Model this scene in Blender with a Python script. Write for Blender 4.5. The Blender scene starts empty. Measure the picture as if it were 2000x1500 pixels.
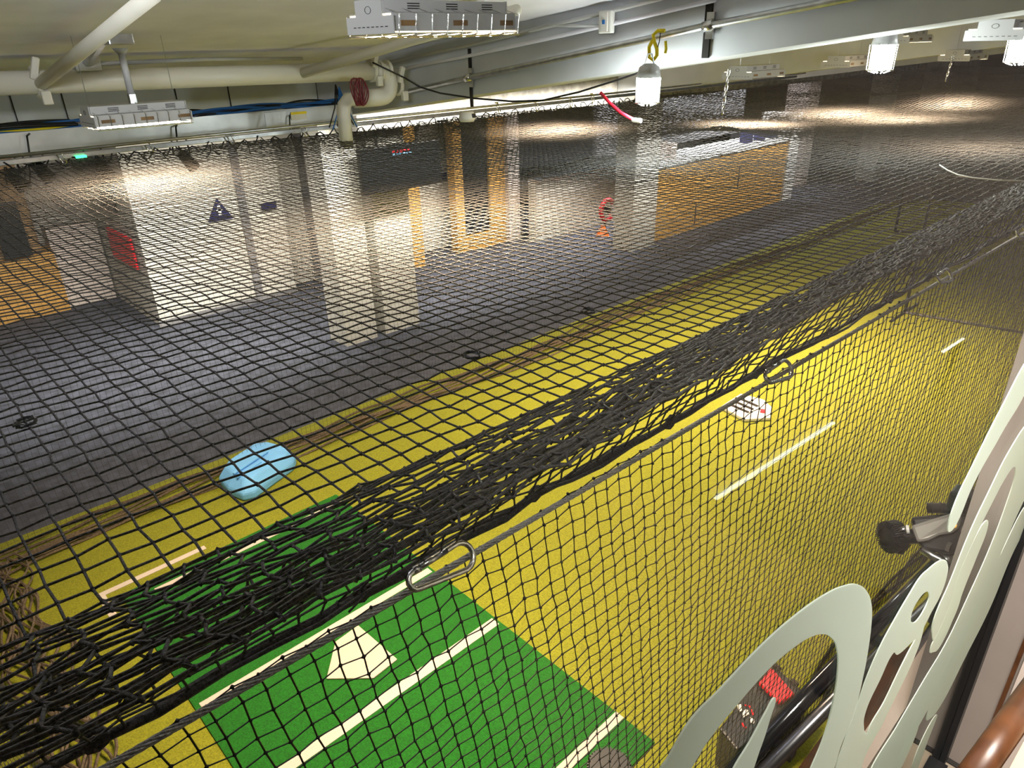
import bpy, bmesh, math, random
import numpy as np
from mathutils import Vector, Matrix
random.seed(7); rng = np.random.default_rng(11)
C = bpy.context.scene.collection
S = bpy.context.scene
PI = math.pi

# ------------------------------------------------------------------ camera
F = 1373.85
H = 3.6                                       # the camera is 3.6 m above the cage floor
ROT = Matrix(((0.72680249, 0.31425686, -0.61073789),
              (-0.68641973, 0.30098984, -0.66199175),
              (-0.02420955, 0.90035978, 0.43447228)))
cd = bpy.data.cameras.new('camera'); cam = bpy.data.objects.new('camera', cd); C.objects.link(cam)
cd.sensor_width = 36; cd.lens = F * 36 / 2000; cd.clip_start = 0.01; cd.clip_end = 200
cam.matrix_world = Matrix.Translation((0, 0, H)) @ ROT.normalized().to_4x4()
S.camera = cam

# ------------------------------------------------------------------ world, exposure, room lights
S.view_settings.view_transform = 'Standard'; S.view_settings.look = 'None'
S.view_settings.gamma = 1; S.view_settings.use_curve_mapping = False
S.view_settings.exposure = 0.18
W = bpy.data.worlds.new('world'); S.world = W; W.use_nodes = True
W.node_tree.nodes['Background'].inputs[0].default_value = (0.75, 0.8, 0.85, 1)
W.node_tree.nodes['Background'].inputs[1].default_value = 0.2
S.cycles.max_bounces = 8; S.cycles.transparent_max_bounces = 24; S.cycles.diffuse_bounces = 4
S.cycles.caustics_reflective = False; S.cycles.caustics_refractive = False
S.cycles.sample_clamp_indirect = 6


def area(name, loc, size, power, col=(1, 1, 1), target=None, sy=None, spread=PI, parent=None):
    l = bpy.data.lights.new(name, 'AREA'); l.energy = power; l.color = col; l.spread = spread
    l.shape = 'RECTANGLE'; l.size = size; l.size_y = sy or size
    o = bpy.data.objects.new(name, l); C.objects.link(o); o.location = loc
    if parent: o.parent = parent
    if target is not None:
        o.rotation_euler = (Vector(target) - Vector(loc)).to_track_quat('-Z', 'Y').to_euler()
    return o


# unseen fill lights added for concourse, landing and ceiling; none has a fixture
area('concourse_fill', (5.0, 9.2, 3.2), 8.0, 240, (1.0, 0.93, 0.82), (5.0, 9.3, 0), .3, spread=2.3)  # room fill without a fixture, stands in for unseen concourse lighting
area('concourse_fill', (14.0, 9.2, 3.2), 8.0, 300, (0.95, 0.96, 1.0), (14.0, 9.3, 0), .3, spread=2.3)
area('wall_fill', (5.0, 6.75, 2.95), 9.0, 230, (1.0, 0.95, 0.86), (5.0, 9.6, 0.9), .15, spread=1.7)  # strip added to brighten the counter and column fronts
area('wall_fill', (14.5, 6.75, 2.3), 9.0, 130, (1.0, 0.97, 0.93), (14.5, 9.6, 0.5), .15, spread=1.8)
area('landing_fill', (0.6, 0.0, 4.1), 0.25, 12, (1.0, 0.90, 0.80), (1.54, -0.28, 2.6), spread=1.15)  # added to brighten the landing wall and floor
area('ceiling_fill', (0.0, 1.2, 3.86), 0.9, 17, (0.92, 0.95, 1.0), (1.6, 5.0, 4.25), .12, spread=1.7)  # added fill that brightens the ceiling and beam; no fixture there
area('landing_fill', (0.45, -0.3, 4.1), 0.3, 4, (1.0, 0.95, 0.9), (0.85, 0.143, 2.9), spread=1.1)  # added to brighten the frosted letters



# ------------------------------------------------------------------ placing helpers
def ray(x, y):
    return (ROT @ Vector((x - 1000.0, 750.0 - y, -F))).normalized()
def _at(x, y, k, v):
    d = ray(x, y); return Vector((0, 0, H)) + d * (v / d[k])
def atY(x, y, Y): return _at(x, y, 1, Y)
def atX(x, y, X): return _at(x, y, 0, X)
def atZ(x, y, z): return _at(x, y, 2, z - H)
def atD(x, y, d): return Vector((0, 0, H)) + ray(x, y) * d
def atC(x, y, clear):
    d = ray(x, y); t = (0.58 - clear) / (d.z + 0.105 * d.y); return Vector((0, 0, H)) + d * t


# ------------------------------------------------------------------ materials
def mat(name, col, rough=0.6, metal=0.0, noise=0.0, scale=20.0, bump=0.0, emit=None, es=0.0, spec=0.5, col2=None, alpha=None):
    m = bpy.data.materials.new(name); m.use_nodes = True
    nt = m.node_tree; b = nt.nodes['Principled BSDF']
    b.inputs['Base Color'].default_value = (*col, 1); b.inputs['Roughness'].default_value = rough
    b.inputs['Metallic'].default_value = metal; b.inputs['Specular IOR Level'].default_value = spec
    if noise or bump or col2:
        tc = nt.nodes.new('ShaderNodeTexCoord'); n = nt.nodes.new('ShaderNodeTexNoise')
        n.inputs['Scale'].default_value = scale; n.inputs['Detail'].default_value = 6
        nt.links.new(tc.outputs['Object'], n.inputs['Vector'])
        if noise or col2:
            r = nt.nodes.new('ShaderNodeValToRGB')
            c2 = col2 or tuple(min(1, c * (1 + noise)) for c in col)
            c1 = tuple(c * (1 - noise) for c in col) if not col2 else col
            r.color_ramp.elements[0].position = 0.35; r.color_ramp.elements[1].position = 0.65
            r.color_ramp.elements[0].color = (*c1, 1); r.color_ramp.elements[1].color = (*c2, 1)
            nt.links.new(n.outputs['Fac'], r.inputs[0]); nt.links.new(r.outputs[0], b.inputs['Base Color'])
        if bump:
            bp = nt.nodes.new('ShaderNodeBump'); bp.inputs['Strength'].default_value = bump
            bp.inputs['Distance'].default_value = 0.01
            nt.links.new(n.outputs['Fac'], bp.inputs['Height']); nt.links.new(bp.outputs[0], b.inputs['Normal'])
    if emit:
        b.inputs['Emission Color'].default_value = (*emit, 1); b.inputs['Emission Strength'].default_value = es
    return m


M = dict(
    floor=mat('blue_grey_carpet', (0.050, 0.054, 0.074), 0.9, noise=0.35, scale=9),
    turf=mat('olive_turf', (0.19, 0.20, 0.006), 0.95, noise=0.22, scale=90, bump=0.5),
    green=mat('green_turf', (0.003, 0.105, 0.002), 0.95, noise=0.3, scale=90, bump=0.5),
    chalk=mat('white_turf', (0.52, 0.46, 0.41), 0.9, noise=0.05, scale=120),
    plate=mat('white_rubber', (0.50, 0.44, 0.37), 0.6),
    rope=mat('black_twine', (0.052, 0.049, 0.047), 0.5, noise=0.4, scale=160, bump=0.6, spec=0.3),
    rope_thin=mat('black_nylon', (0.010, 0.010, 0.010), 0.5),
    brown_rope=mat('dusty_twine', (0.10, 0.075, 0.05), 0.9, noise=0.4, scale=60),
    steel=mat('galvanised_steel', (0.55, 0.56, 0.57), 0.35, 1.0, noise=0.15, scale=14),
    cable=mat('steel_cable', (0.42, 0.41, 0.38), 0.5, 0.25, noise=0.3, scale=200, bump=0.6),
    chrome=mat('bright_zinc', (0.75, 0.74, 0.72), 0.22, 1.0, noise=0.1, scale=60, bump=0.2),
    alu=mat('aluminium', (0.62, 0.64, 0.66), 0.38, 0.85, noise=0.12, scale=5),
    ceiling=mat('painted_ceiling', (0.80, 0.78, 0.88), 0.85, noise=0.06, scale=3, bump=0.1),
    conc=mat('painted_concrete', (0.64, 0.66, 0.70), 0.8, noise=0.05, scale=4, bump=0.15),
    pipe=mat('white_pipe', (0.72, 0.69, 0.60), 0.4, noise=0.04, scale=4),
    lampwhite=mat('white_enamel', (0.50, 0.50, 0.50), 0.4),
    wall=mat('cream_wall', (0.55, 0.53, 0.47), 0.85, noise=0.07, scale=3),
    wallgrey=mat('grey_wall', (0.20, 0.195, 0.20), 0.85, noise=0.25, scale=5),
    darkwall=mat('dark_wall', (0.035, 0.035, 0.05), 0.8, noise=0.3, scale=4),
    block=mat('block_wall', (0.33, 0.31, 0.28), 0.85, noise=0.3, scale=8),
    oak=mat('orange_oak', (0.50, 0.27, 0.065), 0.6, noise=0.12, scale=12),
    darkwood=mat('dark_wood', (0.22, 0.13, 0.055), 0.6, noise=0.3, scale=8),
    black=mat('black_plastic', (0.008, 0.008, 0.009), 0.4),
    screen=mat('screen_glass', (0.012, 0.013, 0.015), 0.15),
    navy=mat('navy_sign', (0.012, 0.013, 0.07), 0.5),
    white=mat('white_plastic', (0.8, 0.78, 0.74), 0.45),
    red=mat('red_plastic', (0.75, 0.01, 0.025), 0.45),
    redcable=mat('red_cable', (0.65, 0.01, 0.03), 0.5),
    maroon=mat('maroon_cable', (0.14, 0.01, 0.015), 0.5),
    blue=mat('blue_cable', (0.02, 0.14, 0.42), 0.5),
    yellow=mat('yellow_plastic', (0.95, 0.75, 0.01), 0.4),
    foam=mat('light_blue_foam', (0.16, 0.45, 0.85), 0.7, noise=0.05, scale=6),
    taupe=mat('taupe_plaster', (0.25, 0.215, 0.19), 0.8, noise=0.12, scale=2.5),
    tile=mat('beige_tile', (0.27, 0.225, 0.17), 0.35, noise=0.1, scale=5),
    grout=mat('dark_grout', (0.02, 0.017, 0.015), 0.9),
    cream=mat('cream_laminate', (0.55, 0.40, 0.26), 0.5),
    pale=mat('pale_plaster', (0.55, 0.47, 0.42), 0.7),
    brownwood=mat('brown_wood', (0.085, 0.032, 0.012), 0.35, noise=0.3, scale=25),
    silver=mat('silver_plastic', (0.36, 0.34, 0.31), 0.3, 0.3),
    orange=mat('orange_plastic', (0.8, 0.16, 0.02), 0.5),
    led=mat('green_indicator', (0, 0.1, 0.02), 0.5, emit=(0.05, 1.0, 0.3), es=3),
    amber=mat('amber_indicator', (0.3, 0.1, 0), 0.5, emit=(1.0, 0.45, 0.05), es=1.2),
    tube=mat('glowing_halogen_tube', (1, 1, 1), 0.5, emit=(1.0, 0.78, 0.5), es=26),
    bulb=mat('glowing_work_light', (1, 1, 1), 0.5, emit=(0.93, 1.0, 0.96), es=45),
    strip=mat('glowing_strip', (1, 1, 1), 0.5, emit=(0.95, 1.0, 0.97), es=30),
)


def frosted():
    m = bpy.data.materials.new('frosted_vinyl'); m.use_nodes = True; nt = m.node_tree; nt.nodes.clear()
    o = nt.nodes.new('ShaderNodeOutputMaterial'); mix = nt.nodes.new('ShaderNodeMixShader'); mx2 = nt.nodes.new('ShaderNodeMixShader')
    d = nt.nodes.new('ShaderNodeBsdfDiffuse'); t = nt.nodes.new('ShaderNodeBsdfTranslucent'); tr = nt.nodes.new('ShaderNodeBsdfTransparent')
    d.inputs[0].default_value = (0.78, 0.84, 0.76, 1); t.inputs[0].default_value = (0.82, 0.92, 0.84, 1)
    mix.inputs[0].default_value = 0.6; mx2.inputs[0].default_value = 0.93
    nt.links.new(d.outputs[0], mix.inputs[1]); nt.links.new(t.outputs[0], mix.inputs[2])
    nt.links.new(tr.outputs[0], mx2.inputs[1]); nt.links.new(mix.outputs[0], mx2.inputs[2]); nt.links.new(mx2.outputs[0], o.inputs[0])
    return m
def clear_glass():
    m = bpy.data.materials.new('clear_glass'); m.use_nodes = True; nt = m.node_tree; nt.nodes.clear()
    N = nt.nodes.new; L = nt.links.new
    o = N('ShaderNodeOutputMaterial'); mix = N('ShaderNodeMixShader'); lw = N('ShaderNodeLayerWeight'); lw.inputs[0].default_value = 0.5
    p = N('ShaderNodeMath'); p.operation = 'POWER'; p.inputs[1].default_value = 5
    q = N('ShaderNodeMath'); q.operation = 'MULTIPLY_ADD'; q.inputs[1].default_value = 0.04; q.inputs[2].default_value = 0.012
    g = N('ShaderNodeBsdfGlossy'); tr = N('ShaderNodeBsdfTransparent')
    g.inputs['Roughness'].default_value = 0.0; tr.inputs[0].default_value = (0.99, 0.997, 0.99, 1)
    L(lw.outputs['Facing'], p.inputs[0]); L(p.outputs[0], q.inputs[0]); L(q.outputs[0], mix.inputs[0])
    L(tr.outputs[0], mix.inputs[1]); L(g.outputs[0], mix.inputs[2]); L(mix.outputs[0], o.inputs[0])
    return m
M['frost'] = frosted(); M['glass'] = clear_glass()


# ------------------------------------------------------------------ mesh helpers
class MB:
    def __init__(s): s.v = []; s.f = []
    def add(s, vs, fs):
        n = len(s.v); s.v += [tuple(v) for v in vs]; s.f += [tuple(i + n for i in f) for f in fs]; return s
    def box(s, c, d, rz=0.0, m=None):
        hx, hy, hz = d[0] / 2, d[1] / 2, d[2] / 2
        vs = [Vector((x * hx, y * hy, z * hz)) for z in (-1, 1) for y in (-1, 1) for x in (-1, 1)]
        R = m if m is not None else Matrix.Rotation(rz, 3, 'Z')
        return s.add([R @ v + Vector(c) for v in vs], [(0, 2, 3, 1), (4, 5, 7, 6), (0, 1, 5, 4), (2, 6, 7, 3), (0, 4, 6, 2), (1, 3, 7, 5)])
    def bx(s, a, b):
        a = Vector(a); b = Vector(b)
        return s.box((a + b) / 2, (abs(b.x - a.x), abs(b.y - a.y), abs(b.z - a.z)))
    def tube(s, pts, r, n=8, closed=False, caps=True):
        pts = [Vector(p) for p in pts]; k = len(pts)
        rs = r if isinstance(r, (list, tuple)) else [r] * k
        vs = []; nrm = None
        for i, p in enumerate(pts):
            a = pts[i - 1] if (i > 0 or closed) else p
            b = pts[(i + 1) % k] if (i < k - 1 or closed) else p
            t = (b - a).normalized()
            if nrm is None:
                nrm = t.cross(Vector((0, 0, 1)) if abs(t.z) < 0.9 else Vector((1, 0, 0))).normalized()
            else:
                nrm = (nrm - t * nrm.dot(t)).normalized()
            bn = t.cross(nrm)
            for j in range(n):
                a_ = 2 * PI * j / n
                vs.append(p + (nrm * math.cos(a_) + bn * math.sin(a_)) * rs[i])
        fs = []
        for i in range(k if closed else k - 1):
            for j in range(n):
                i2 = (i + 1) % k
                fs.append((i * n + j, i * n + (j + 1) % n, i2 * n + (j + 1) % n, i2 * n + j))
        if caps and not closed:
            fs.append(tuple(range(n))[::-1]); fs.append(tuple((k - 1) * n + j for j in range(n)))
        return s.add(vs, fs)
    def prism(s, poly, a, b, axis=2):
        """poly in the two other axes, from a to b along axis"""
        def mk(p, h):
            l = list(p); l.insert(axis, h); return l
        n = len(poly)
        return s.add([mk(p, a) for p in poly] + [mk(p, b) for p in poly],
                     [tuple(range(n))[::-1], tuple(range(n, 2 * n))] + [(i, (i + 1) % n, n + (i + 1) % n, n + i) for i in range(n)])
    def build(s, name, m, parent=None, smooth=False, bevel=0.0):
        me = bpy.data.meshes.new(name); me.from_pydata(s.v, [], s.f); me.materials.append(M[m] if isinstance(m, str) else m)
        bm = bmesh.new(); bm.from_mesh(me); bmesh.ops.recalc_face_normals(bm, faces=bm.faces); bm.to_mesh(me); bm.free()
        if smooth: me.polygons.foreach_set('use_smooth', [True] * len(me.polygons))
        o = bpy.data.objects.new(name, me); C.objects.link(o)
        if parent is not None:
            o.parent = parent; o.matrix_parent_inverse = Matrix.Translation(-parent.location)
        if bevel:
            b = o.modifiers.new('bevel', 'BEVEL'); b.width = bevel; b.segments = 2; b.limit_method = 'ANGLE'
        return o


def tag(o, label=None, cat=None, group=None, kind=None):
    if label: o['label'] = label
    if cat: o['category'] = cat
    if group: o['group'] = group
    if kind: o['kind'] = kind
    return o
def empty(name, loc, label=None, cat=None, group=None):
    o = bpy.data.objects.new(name, None); C.objects.link(o); o.location = loc; o.empty_display_size = 0.05
    return tag(o, label, cat, group)
def struct(name, mb, m, parent=None, bevel=0.0):
    o = mb.build(name, m, parent, bevel=bevel)
    if parent is None: o['kind'] = 'structure'
    return o


def grid_net(name, P, r, m, sides=4, knot=0.0, parent=None, extra=None):
    """P: numpy (ni, nj, 3) knots; every row and column is one twine."""
    V = []; Fc = []; base = 0
    ang = np.arange(sides) * 2 * PI / sides
    def strands(Q):
        nonlocal base
        n, k, _ = Q.shape
        T = np.gradient(Q, axis=1); T /= np.linalg.norm(T, axis=2, keepdims=True) + 1e-9
        ref = np.zeros_like(T); ref[..., 2] = 1.0
        bad = np.abs(T[..., 2]) > 0.8
        ref[bad] = (0, 1, 0)
        N = np.cross(T, ref); N /= np.linalg.norm(N, axis=2, keepdims=True) + 1e-9
        # keep the ring's start direction steady along one twine
        for j in range(1, k):
            d = N[:, j - 1] - T[:, j] * np.sum(N[:, j - 1] * T[:, j], axis=1, keepdims=True)
            N[:, j] = d / (np.linalg.norm(d, axis=1, keepdims=True) + 1e-9)
        Bn = np.cross(T, N)
        ring = Q[:, :, None, :] + r * (np.cos(ang)[None, None, :, None] * N[:, :, None, :] + np.sin(ang)[None, None, :, None] * Bn[:, :, None, :])
        V.append(ring.reshape(-1, 3))
        idx = base + np.arange(n * k * sides).reshape(n, k, sides)
        a = idx[:, :-1]; b = idx[:, 1:]
        f = np.stack([a, np.roll(a, -1, axis=2), np.roll(b, -1, axis=2), b], axis=-1).reshape(-1, 4)
        Fc.append(f); base += n * k * sides
    strands(P); strands(np.transpose(P, (1, 0, 2)))
    if knot:
        Kp = P.reshape(-1, 3)
        if extra is not None: Kp = Kp[extra(Kp)]
        dirs = np.array([(1, 0, 0), (-1, 0, 0), (0, 1, 0), (0, -1, 0), (0, 0, 1), (0, 0, -1)], float)
        sc = knot * rng.uniform(0.8, 1.25, (len(Kp), 6, 1))
        kv = Kp[:, None, :] + dirs[None] * sc
        V.append(kv.reshape(-1, 3))
        tri = np.array([(0, 2, 4), (2, 1, 4), (1, 3, 4), (3, 0, 4), (2, 0, 5), (1, 2, 5), (3, 1, 5), (0, 3, 5)])
        tf = (base + np.arange(len(Kp))[:, None, None] * 6 + tri[None]).reshape(-1, 3)
    else:
        tf = np.zeros((0, 3), int)
    V = np.concatenate(V); Fq = np.concatenate(Fc)
    me = bpy.data.meshes.new(name)
    me.vertices.add(len(V)); me.vertices.foreach_set('co', V.astype(np.float32).ravel())
    nl = len(Fq) * 4 + len(tf) * 3
    me.loops.add(nl); me.loops.foreach_set('vertex_index', np.concatenate([Fq.ravel(), tf.ravel()]).astype(np.int32))
    me.polygons.add(len(Fq) + len(tf))
    st = np.concatenate([np.arange(len(Fq)) * 4, len(Fq) * 4 + np.arange(len(tf)) * 3]).astype(np.int32)
    me.polygons.foreach_set('loop_start', st)
    me.polygons.foreach_set('use_smooth', np.ones(len(st), bool))
    me.update(calc_edges=True); me.validate(); me.materials.append(M[m])
    o = bpy.data.objects.new(name, me); C.objects.link(o)
    if parent is not None:
        o.parent = parent; o.matrix_parent_inverse = Matrix.Translation(-parent.location)
    return o


# ================================================================== THE SETTING
struct('floor', MB().bx((-4, -2, -0.12), (34, 15, 0)), 'floor')
# sloping slab over the lanes: 12 cm thick, falling away from the landing
def slab_z(y): return H + 0.58 - 0.105 * y
mb = MB(); mb.add([(-4, -3, slab_z(-3)), (34, -3, slab_z(-3)), (34, 7.25, slab_z(7.25)), (-4, 7.25, slab_z(7.25)),
                   (-4, -3, slab_z(-3) + .15), (34, -3, slab_z(-3) + .15), (34, 7.25, slab_z(7.25) + .15), (-4, 7.25, slab_z(7.25) + .15)],
                  [(0, 1, 2, 3), (4, 5, 6, 7), (0, 1, 5, 4), (2, 3, 7, 6), (0, 3, 7, 4), (1, 2, 6, 5)])
struct('ceiling', mb, 'ceiling')
struct('ceiling', MB().bx((-4, 7.75, 3.25), (34, 15, 3.4)), 'ceiling')
# concrete beams
zb = H - 0.49
mb = MB(); mb.add([(-4, 7.25, zb + .03), (4.45, 7.25, zb - .02), (4.45, 7.75, zb - .02), (-4, 7.75, zb + .03),
                   (-4, 7.25, 4.1), (4.45, 7.25, 4.1), (4.45, 7.75, 4.1), (-4, 7.75, 4.1)],
                  [(0, 1, 2, 3), (4, 5, 6, 7), (0, 1, 5, 4), (2, 3, 7, 6), (0, 3, 7, 4), (1, 2, 6, 5)])
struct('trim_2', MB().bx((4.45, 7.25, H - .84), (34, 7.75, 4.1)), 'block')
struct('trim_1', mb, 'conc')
for k, x in enumerate((1.25, 1.62, 2.55, 3.05, 4.0)): struct('trim_%d' % (20 + k), MB().bx((x, 7.235, 3.05), (x + .006, 7.25, 3.5)), 'grout')
def cross_beam(name, X, w=0.45, a=0.20, b=-0.12):
    y0, y1 = 0.3, 7.24
    z0, z1 = H + a + b * y0, H + a + b * y1
    m_ = MB(); m_.add([(X, y0, z0), (X + w, y0, z0), (X + w, y1, z1), (X, y1, z1), (X, y0, slab_z(y0) + .05), (X + w, y0, slab_z(y0) + .05), (X + w, y1, slab_z(y1) + .05), (X, y1, slab_z(y1) + .05)],
                      [(0, 1, 2, 3), (4, 5, 6, 7), (0, 1, 5, 4), (2, 3, 7, 6), (0, 3, 7, 4), (1, 2, 6, 5)])
    return struct(name, m_, 'conc')
cross_beam('trim_3', 4.0); cross_beam('trim_4', 9.0, a=0.14); cross_beam('trim_5', 14.0, a=0.12)
# joints in the near beam's face, a dark strip each
for i, (y, za, zb_, w_) in enumerate(((4.72, 3.58, 3.15, .014), (2.56, 3.86, 3.5, .022))):
    struct('trim_%d' % (6 + i), MB().bx((3.985, y - w_, zb_), (3.999, y + w_, za)), 'grout')
# back and side walls of the hall
struct('wall_back', MB().bx((-4, 12.9, 0), (34, 13.1, 3.4)), 'block')
struct('wall_right', MB().bx((24, -2, 0), (24.2, 12.9, 4.3)), 'darkwall')
struct('wall_landing', MB().bx((-4, -2.75, 0), (8, -2.6, 4.6)), 'taupe')
struct('wall_left', MB().bx((-4.2, -2, 0), (-4, 13, 4.3)), 'wall')

# ---- artificial turf
struct('floor_turf', MB().prism([(-3.5, 0.72), (18.3, 0.72), (18.9, 1.2), (19.1, 3), (19.1, 5.4), (18.6, 6.1), (17.6, 6.3), (-3.5, 6.3)], 0.0, 0.018), 'turf')
gt = empty('batting_mat', (1.5, 3.2, 0.018), 'bright green batting mat with white box lines around home plate', 'mat')
MB().prism([(0.6, 1.47), (2.38, 1.47), (2.38, 4.93), (0.58, 4.93)], 0.018, 0.030).build('mat_surface', 'green', gt)
for y, x0, x1, w in ((1.72, 0.66, 2.38, .06), (2.79, 0.62, 2.36, .075), (3.53, 0.62, 2.36, .06), (4.79, 0.78, 2.36, .05)):
    MB().bx((x0, y - w / 2, 0.030), (x1, y + w / 2, 0.0335)).build('white_line', 'chalk', gt)
MB().bx((0.45, 5.02, 0.018), (1.25, 5.07, 0.0225)).bx((0.45, 4.72, 0.018), (0.50, 5.02, 0.0225)).build('corner_line', 'chalk', gt)
hp = MB().prism([(1.66, 3.42), (1.68, 2.985), (1.485, 2.965), (1.27, 3.17), (1.47, 3.40)], 0.0305, 0.042).build('home_plate', 'plate', None, bevel=0.004)
tag(hp, 'cream five-sided home plate set in the bright green mat', 'home plate')

# ================================================================== THE NETS
m_ = 0.0465
def cableY(x): return 0.985 - 0.022 * min(max(x, 0), 5)
def creaseY(x): return 0.93 - 0.045 * min(max(x / 1.5, 0), 1) - 0.008 * min(max(x - 1.5, 0), 4)
xs = np.arange(-0.75, 19.3, m_)
path_cache = {}
NE = 20; NB = 17
peaks = [(5.0, 3.02, 0.17, 0.55), (10.0, 3.05, 0.19, 0.7), (15.0, 3.1, 0.2, 0.7)]
def top_z(X, Y):
    z = -0.672 - 0.035 * np.sin(np.clip((Y - 0.9) / 5.05, 0, 1) * PI) ** 2
    sag = np.clip((X - 3.0) / 3.0, 0, 1)
    z = z - 0.05 * sag * np.sin(np.clip((Y - 0.9) / 5.05, 0, 1) * PI)
    z = z + 0.012 * np.sin(X * 1.9 + Y * 0.7) * np.clip((Y - 1.2), 0, 1)
    for px, py, a, s in peaks:
        z = z + a * np.exp(-np.sqrt((X - px) ** 2 + (Y - py) ** 2 + 0.004) / s)
    return z
rows_far = np.arange(0, (5.95 - 0.92) / m_) * m_     # distance beyond the crease
P = np.zeros((len(xs), len(rows_far) + NB + NE, 3))
for i, x in enumerate(xs):
    cy = creaseY(x); yy = cy + rows_far * (5.95 - cy) / rows_far[-1]
    zz = top_z(x, yy)
    P[i, :len(yy), 0] = x; P[i, :len(yy), 1] = yy[::-1]; P[i, :len(yy), 2] = zz[::-1]
    z0 = zz[0]; th0 = math.atan2(-z0, cy); d0 = math.hypot(z0, cy)
    wv = math.sin(x * 2.7 + .6); cyc = abs(math.sin((x - 0.72) * PI / 1.32))
    def pol(d, th): return d * math.cos(th), -d * math.sin(th)
    th1 = math.atan(0.905 + 0.02 * wv); d1 = 0.70 + 0.03 * wv + 0.10 * min(max(x - .8, 0), 1)
    for k in range(NB):      # the slack net comes back up from the crease towards the landing
        t = (k + 1) / NB
        ty, tz = pol(d0 + (d1 - d0) * t ** .8, th0 + (th1 - th0) * t ** 1.5)
        P[i, len(yy) + k] = (x + 0.008 * math.sin(k * 1.7 + x * 5), ty, tz)
    # it folds under itself and its hem is tied to the steel cable
    uy, uz = pol(1.00, math.atan(0.80 + .015 * math.sin(x * 3.3)))
    hy, hz = cableY(x) - 0.005 - 0.03 * cyc, -0.944 + 0.030 * cyc
    ry, rz = pol(d1, th1)
    for k in range(NE):
        t = (k + 1) / NE
        if t < .5:
            u_ = t * 2; yy_, zz_ = ry + (uy - ry) * u_, rz + (uz - rz) * u_ - .015 * math.sin(u_ * PI)
        else:
            u_ = t * 2 - 1; yy_, zz_ = uy + (hy - uy) * u_, uz + (hz - uz) * u_
        P[i, len(yy) + NB + k] = (x + 0.02 * t + 0.006 * math.sin(k * 2.1 + x * 9), yy_, zz_)
P[:, :, 2] += H
jit = rng.normal(0, 0.0016, P.shape); jit[:, len(rows_far):] *= 2.0
P += jit
top = empty('overhead_net', (0, 0.95, 2.95), 'black knotted net stretched as a roof over the batting lane', 'net')
near = lambda K: (K[:, 0] < 9.0)
split = int(9.8 / m_)
grid_net('net_mesh', P[:split], 0.0023, 'rope', 5, 0.0052, top)
grid_net('net_mesh', P[split - 1:], 0.0019, 'rope', 3, 0.0, top)
# hem rope, a loose bundle of twines
hb = MB()
hem = [Vector(P[i, -1]) for i in range(0, int(12 / m_), 2)]
hb.tube([p + Vector((0, 0, 0.004 * math.sin(i * 1.3))) for i, p in enumerate(hem)], [0.006 + 0.005 * abs(math.sin(i * 0.83)) for i in range(len(hem))], 6)
hb.tube([p + Vector((0, -0.012 + .012 * math.sin(i * .9), 0.012 + 0.01 * math.sin(i * .51))) for i, p in enumerate(hem)], 0.0045, 5)
for i in range(3, len(hem), 5):   # lashing knots with loose tails
    p = hem[i]
    hb.tube([p + Vector((0.018 * math.cos(a), 0.0, 0.018 * math.sin(a))) for a in np.linspace(0, 2 * PI, 9)[:-1]], 0.005, 5, closed=True)
    q = [p + Vector((random.uniform(-.02, .02) * k, random.uniform(-.015, .0) * k, 0.012 * k * random.uniform(.3, 1))) for k in range(4)]
    hb.tube(q, 0.0022, 4)
hb.build('hem_rope', 'rope', top, smooth=True)
lc = MB()
lc.tube([Vector((x, 5.93 + .02 * math.sin(x * 61), H - .675 + .035 * math.sin(x * 45) + .012 * math.sin(x * 17))) for x in np.arange(-.6, 9, .025)], .006, 4)
for k in range(70):
    x = random.uniform(-.3, 8); lc.tube([Vector((x, 5.92, H - .66)), Vector((x + random.uniform(-.04, .04), 5.90, H - .70)), Vector((x + random.uniform(-.06, .06), 5.89, H - .73 - random.random() * .05))], .005, 4)
lc.build('lacing_rope', 'rope_thin', top)
for (X, Y) in ((0.98, 1.2), (0.13, 1.6), (1.4, 1.2)):   # frayed repair knots lying in the mesh
    kb = MB(); c = Vector((X, Y, H + float(top_z(np.array(X), np.array(Y)))))
    for k in range(7):
        a0 = random.uniform(0, 6)
        kb.tube([c + Vector((0.022 * math.cos(a0 + a) * random.uniform(.6, 1.1), 0.02 * math.sin(a0 + a), 0.004 + 0.007 * random.random())) for a in np.linspace(0, 4, 7)], 0.0016, 4)
    kb.build('repair_knot', 'rope_thin', top)

# near side net hanging from the steel cable
rows = int(2.55 / m_)
Q = np.zeros((len(xs), rows, 3))
for i, x in enumerate(xs):
    s = np.arange(rows) * m_
    Q[i, :, 0] = x + 0.145 * s * np.clip(1.8 - 0.55 * x, 0, 1)
    cy = cableY(x)
    Q[i, :, 1] = cy - 0.015 * np.sin(s * 1.4 + x) * np.clip(s, 0, 1)
    Q[i, :, 2] = H - 1.0 - s
Q[:, :, 2] += 0.006 * np.sin(np.arange(rows)[None, :] * 0.9 + np.arange(len(xs))[:, None] * 0.33) + 0.007 * ((np.arange(len(xs))[:, None]) % 2)
Q[:, 1:] += rng.normal(0, 0.0016, Q[:, 1:].shape)
side = empty('side_net', (0, 0.97, 0.05), 'black side net hanging below the near steel cable', 'net')
sp2 = int(9 / m_)
grid_net('net_mesh', Q[:sp2], 0.0019, 'rope_thin', 4, 0.0056, side)
grid_net('net_mesh', Q[sp2 - 1:], 0.0016, 'rope_thin', 3, 0.0, side)
mb = MB()
for k in range(5):
    mb.tube([(x, 0.93 + 0.07 * math.sin(x * 2.3 + k * 1.3) + 0.02 * k, 0.035 + 0.02 * k % 3 * .3 + 0.012 * math.sin(x * 5 + k)) for x in np.arange(-0.6, 19, 0.12)], 0.012, 4)
mb.build('net_hem', 'rope_thin', side)

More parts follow.
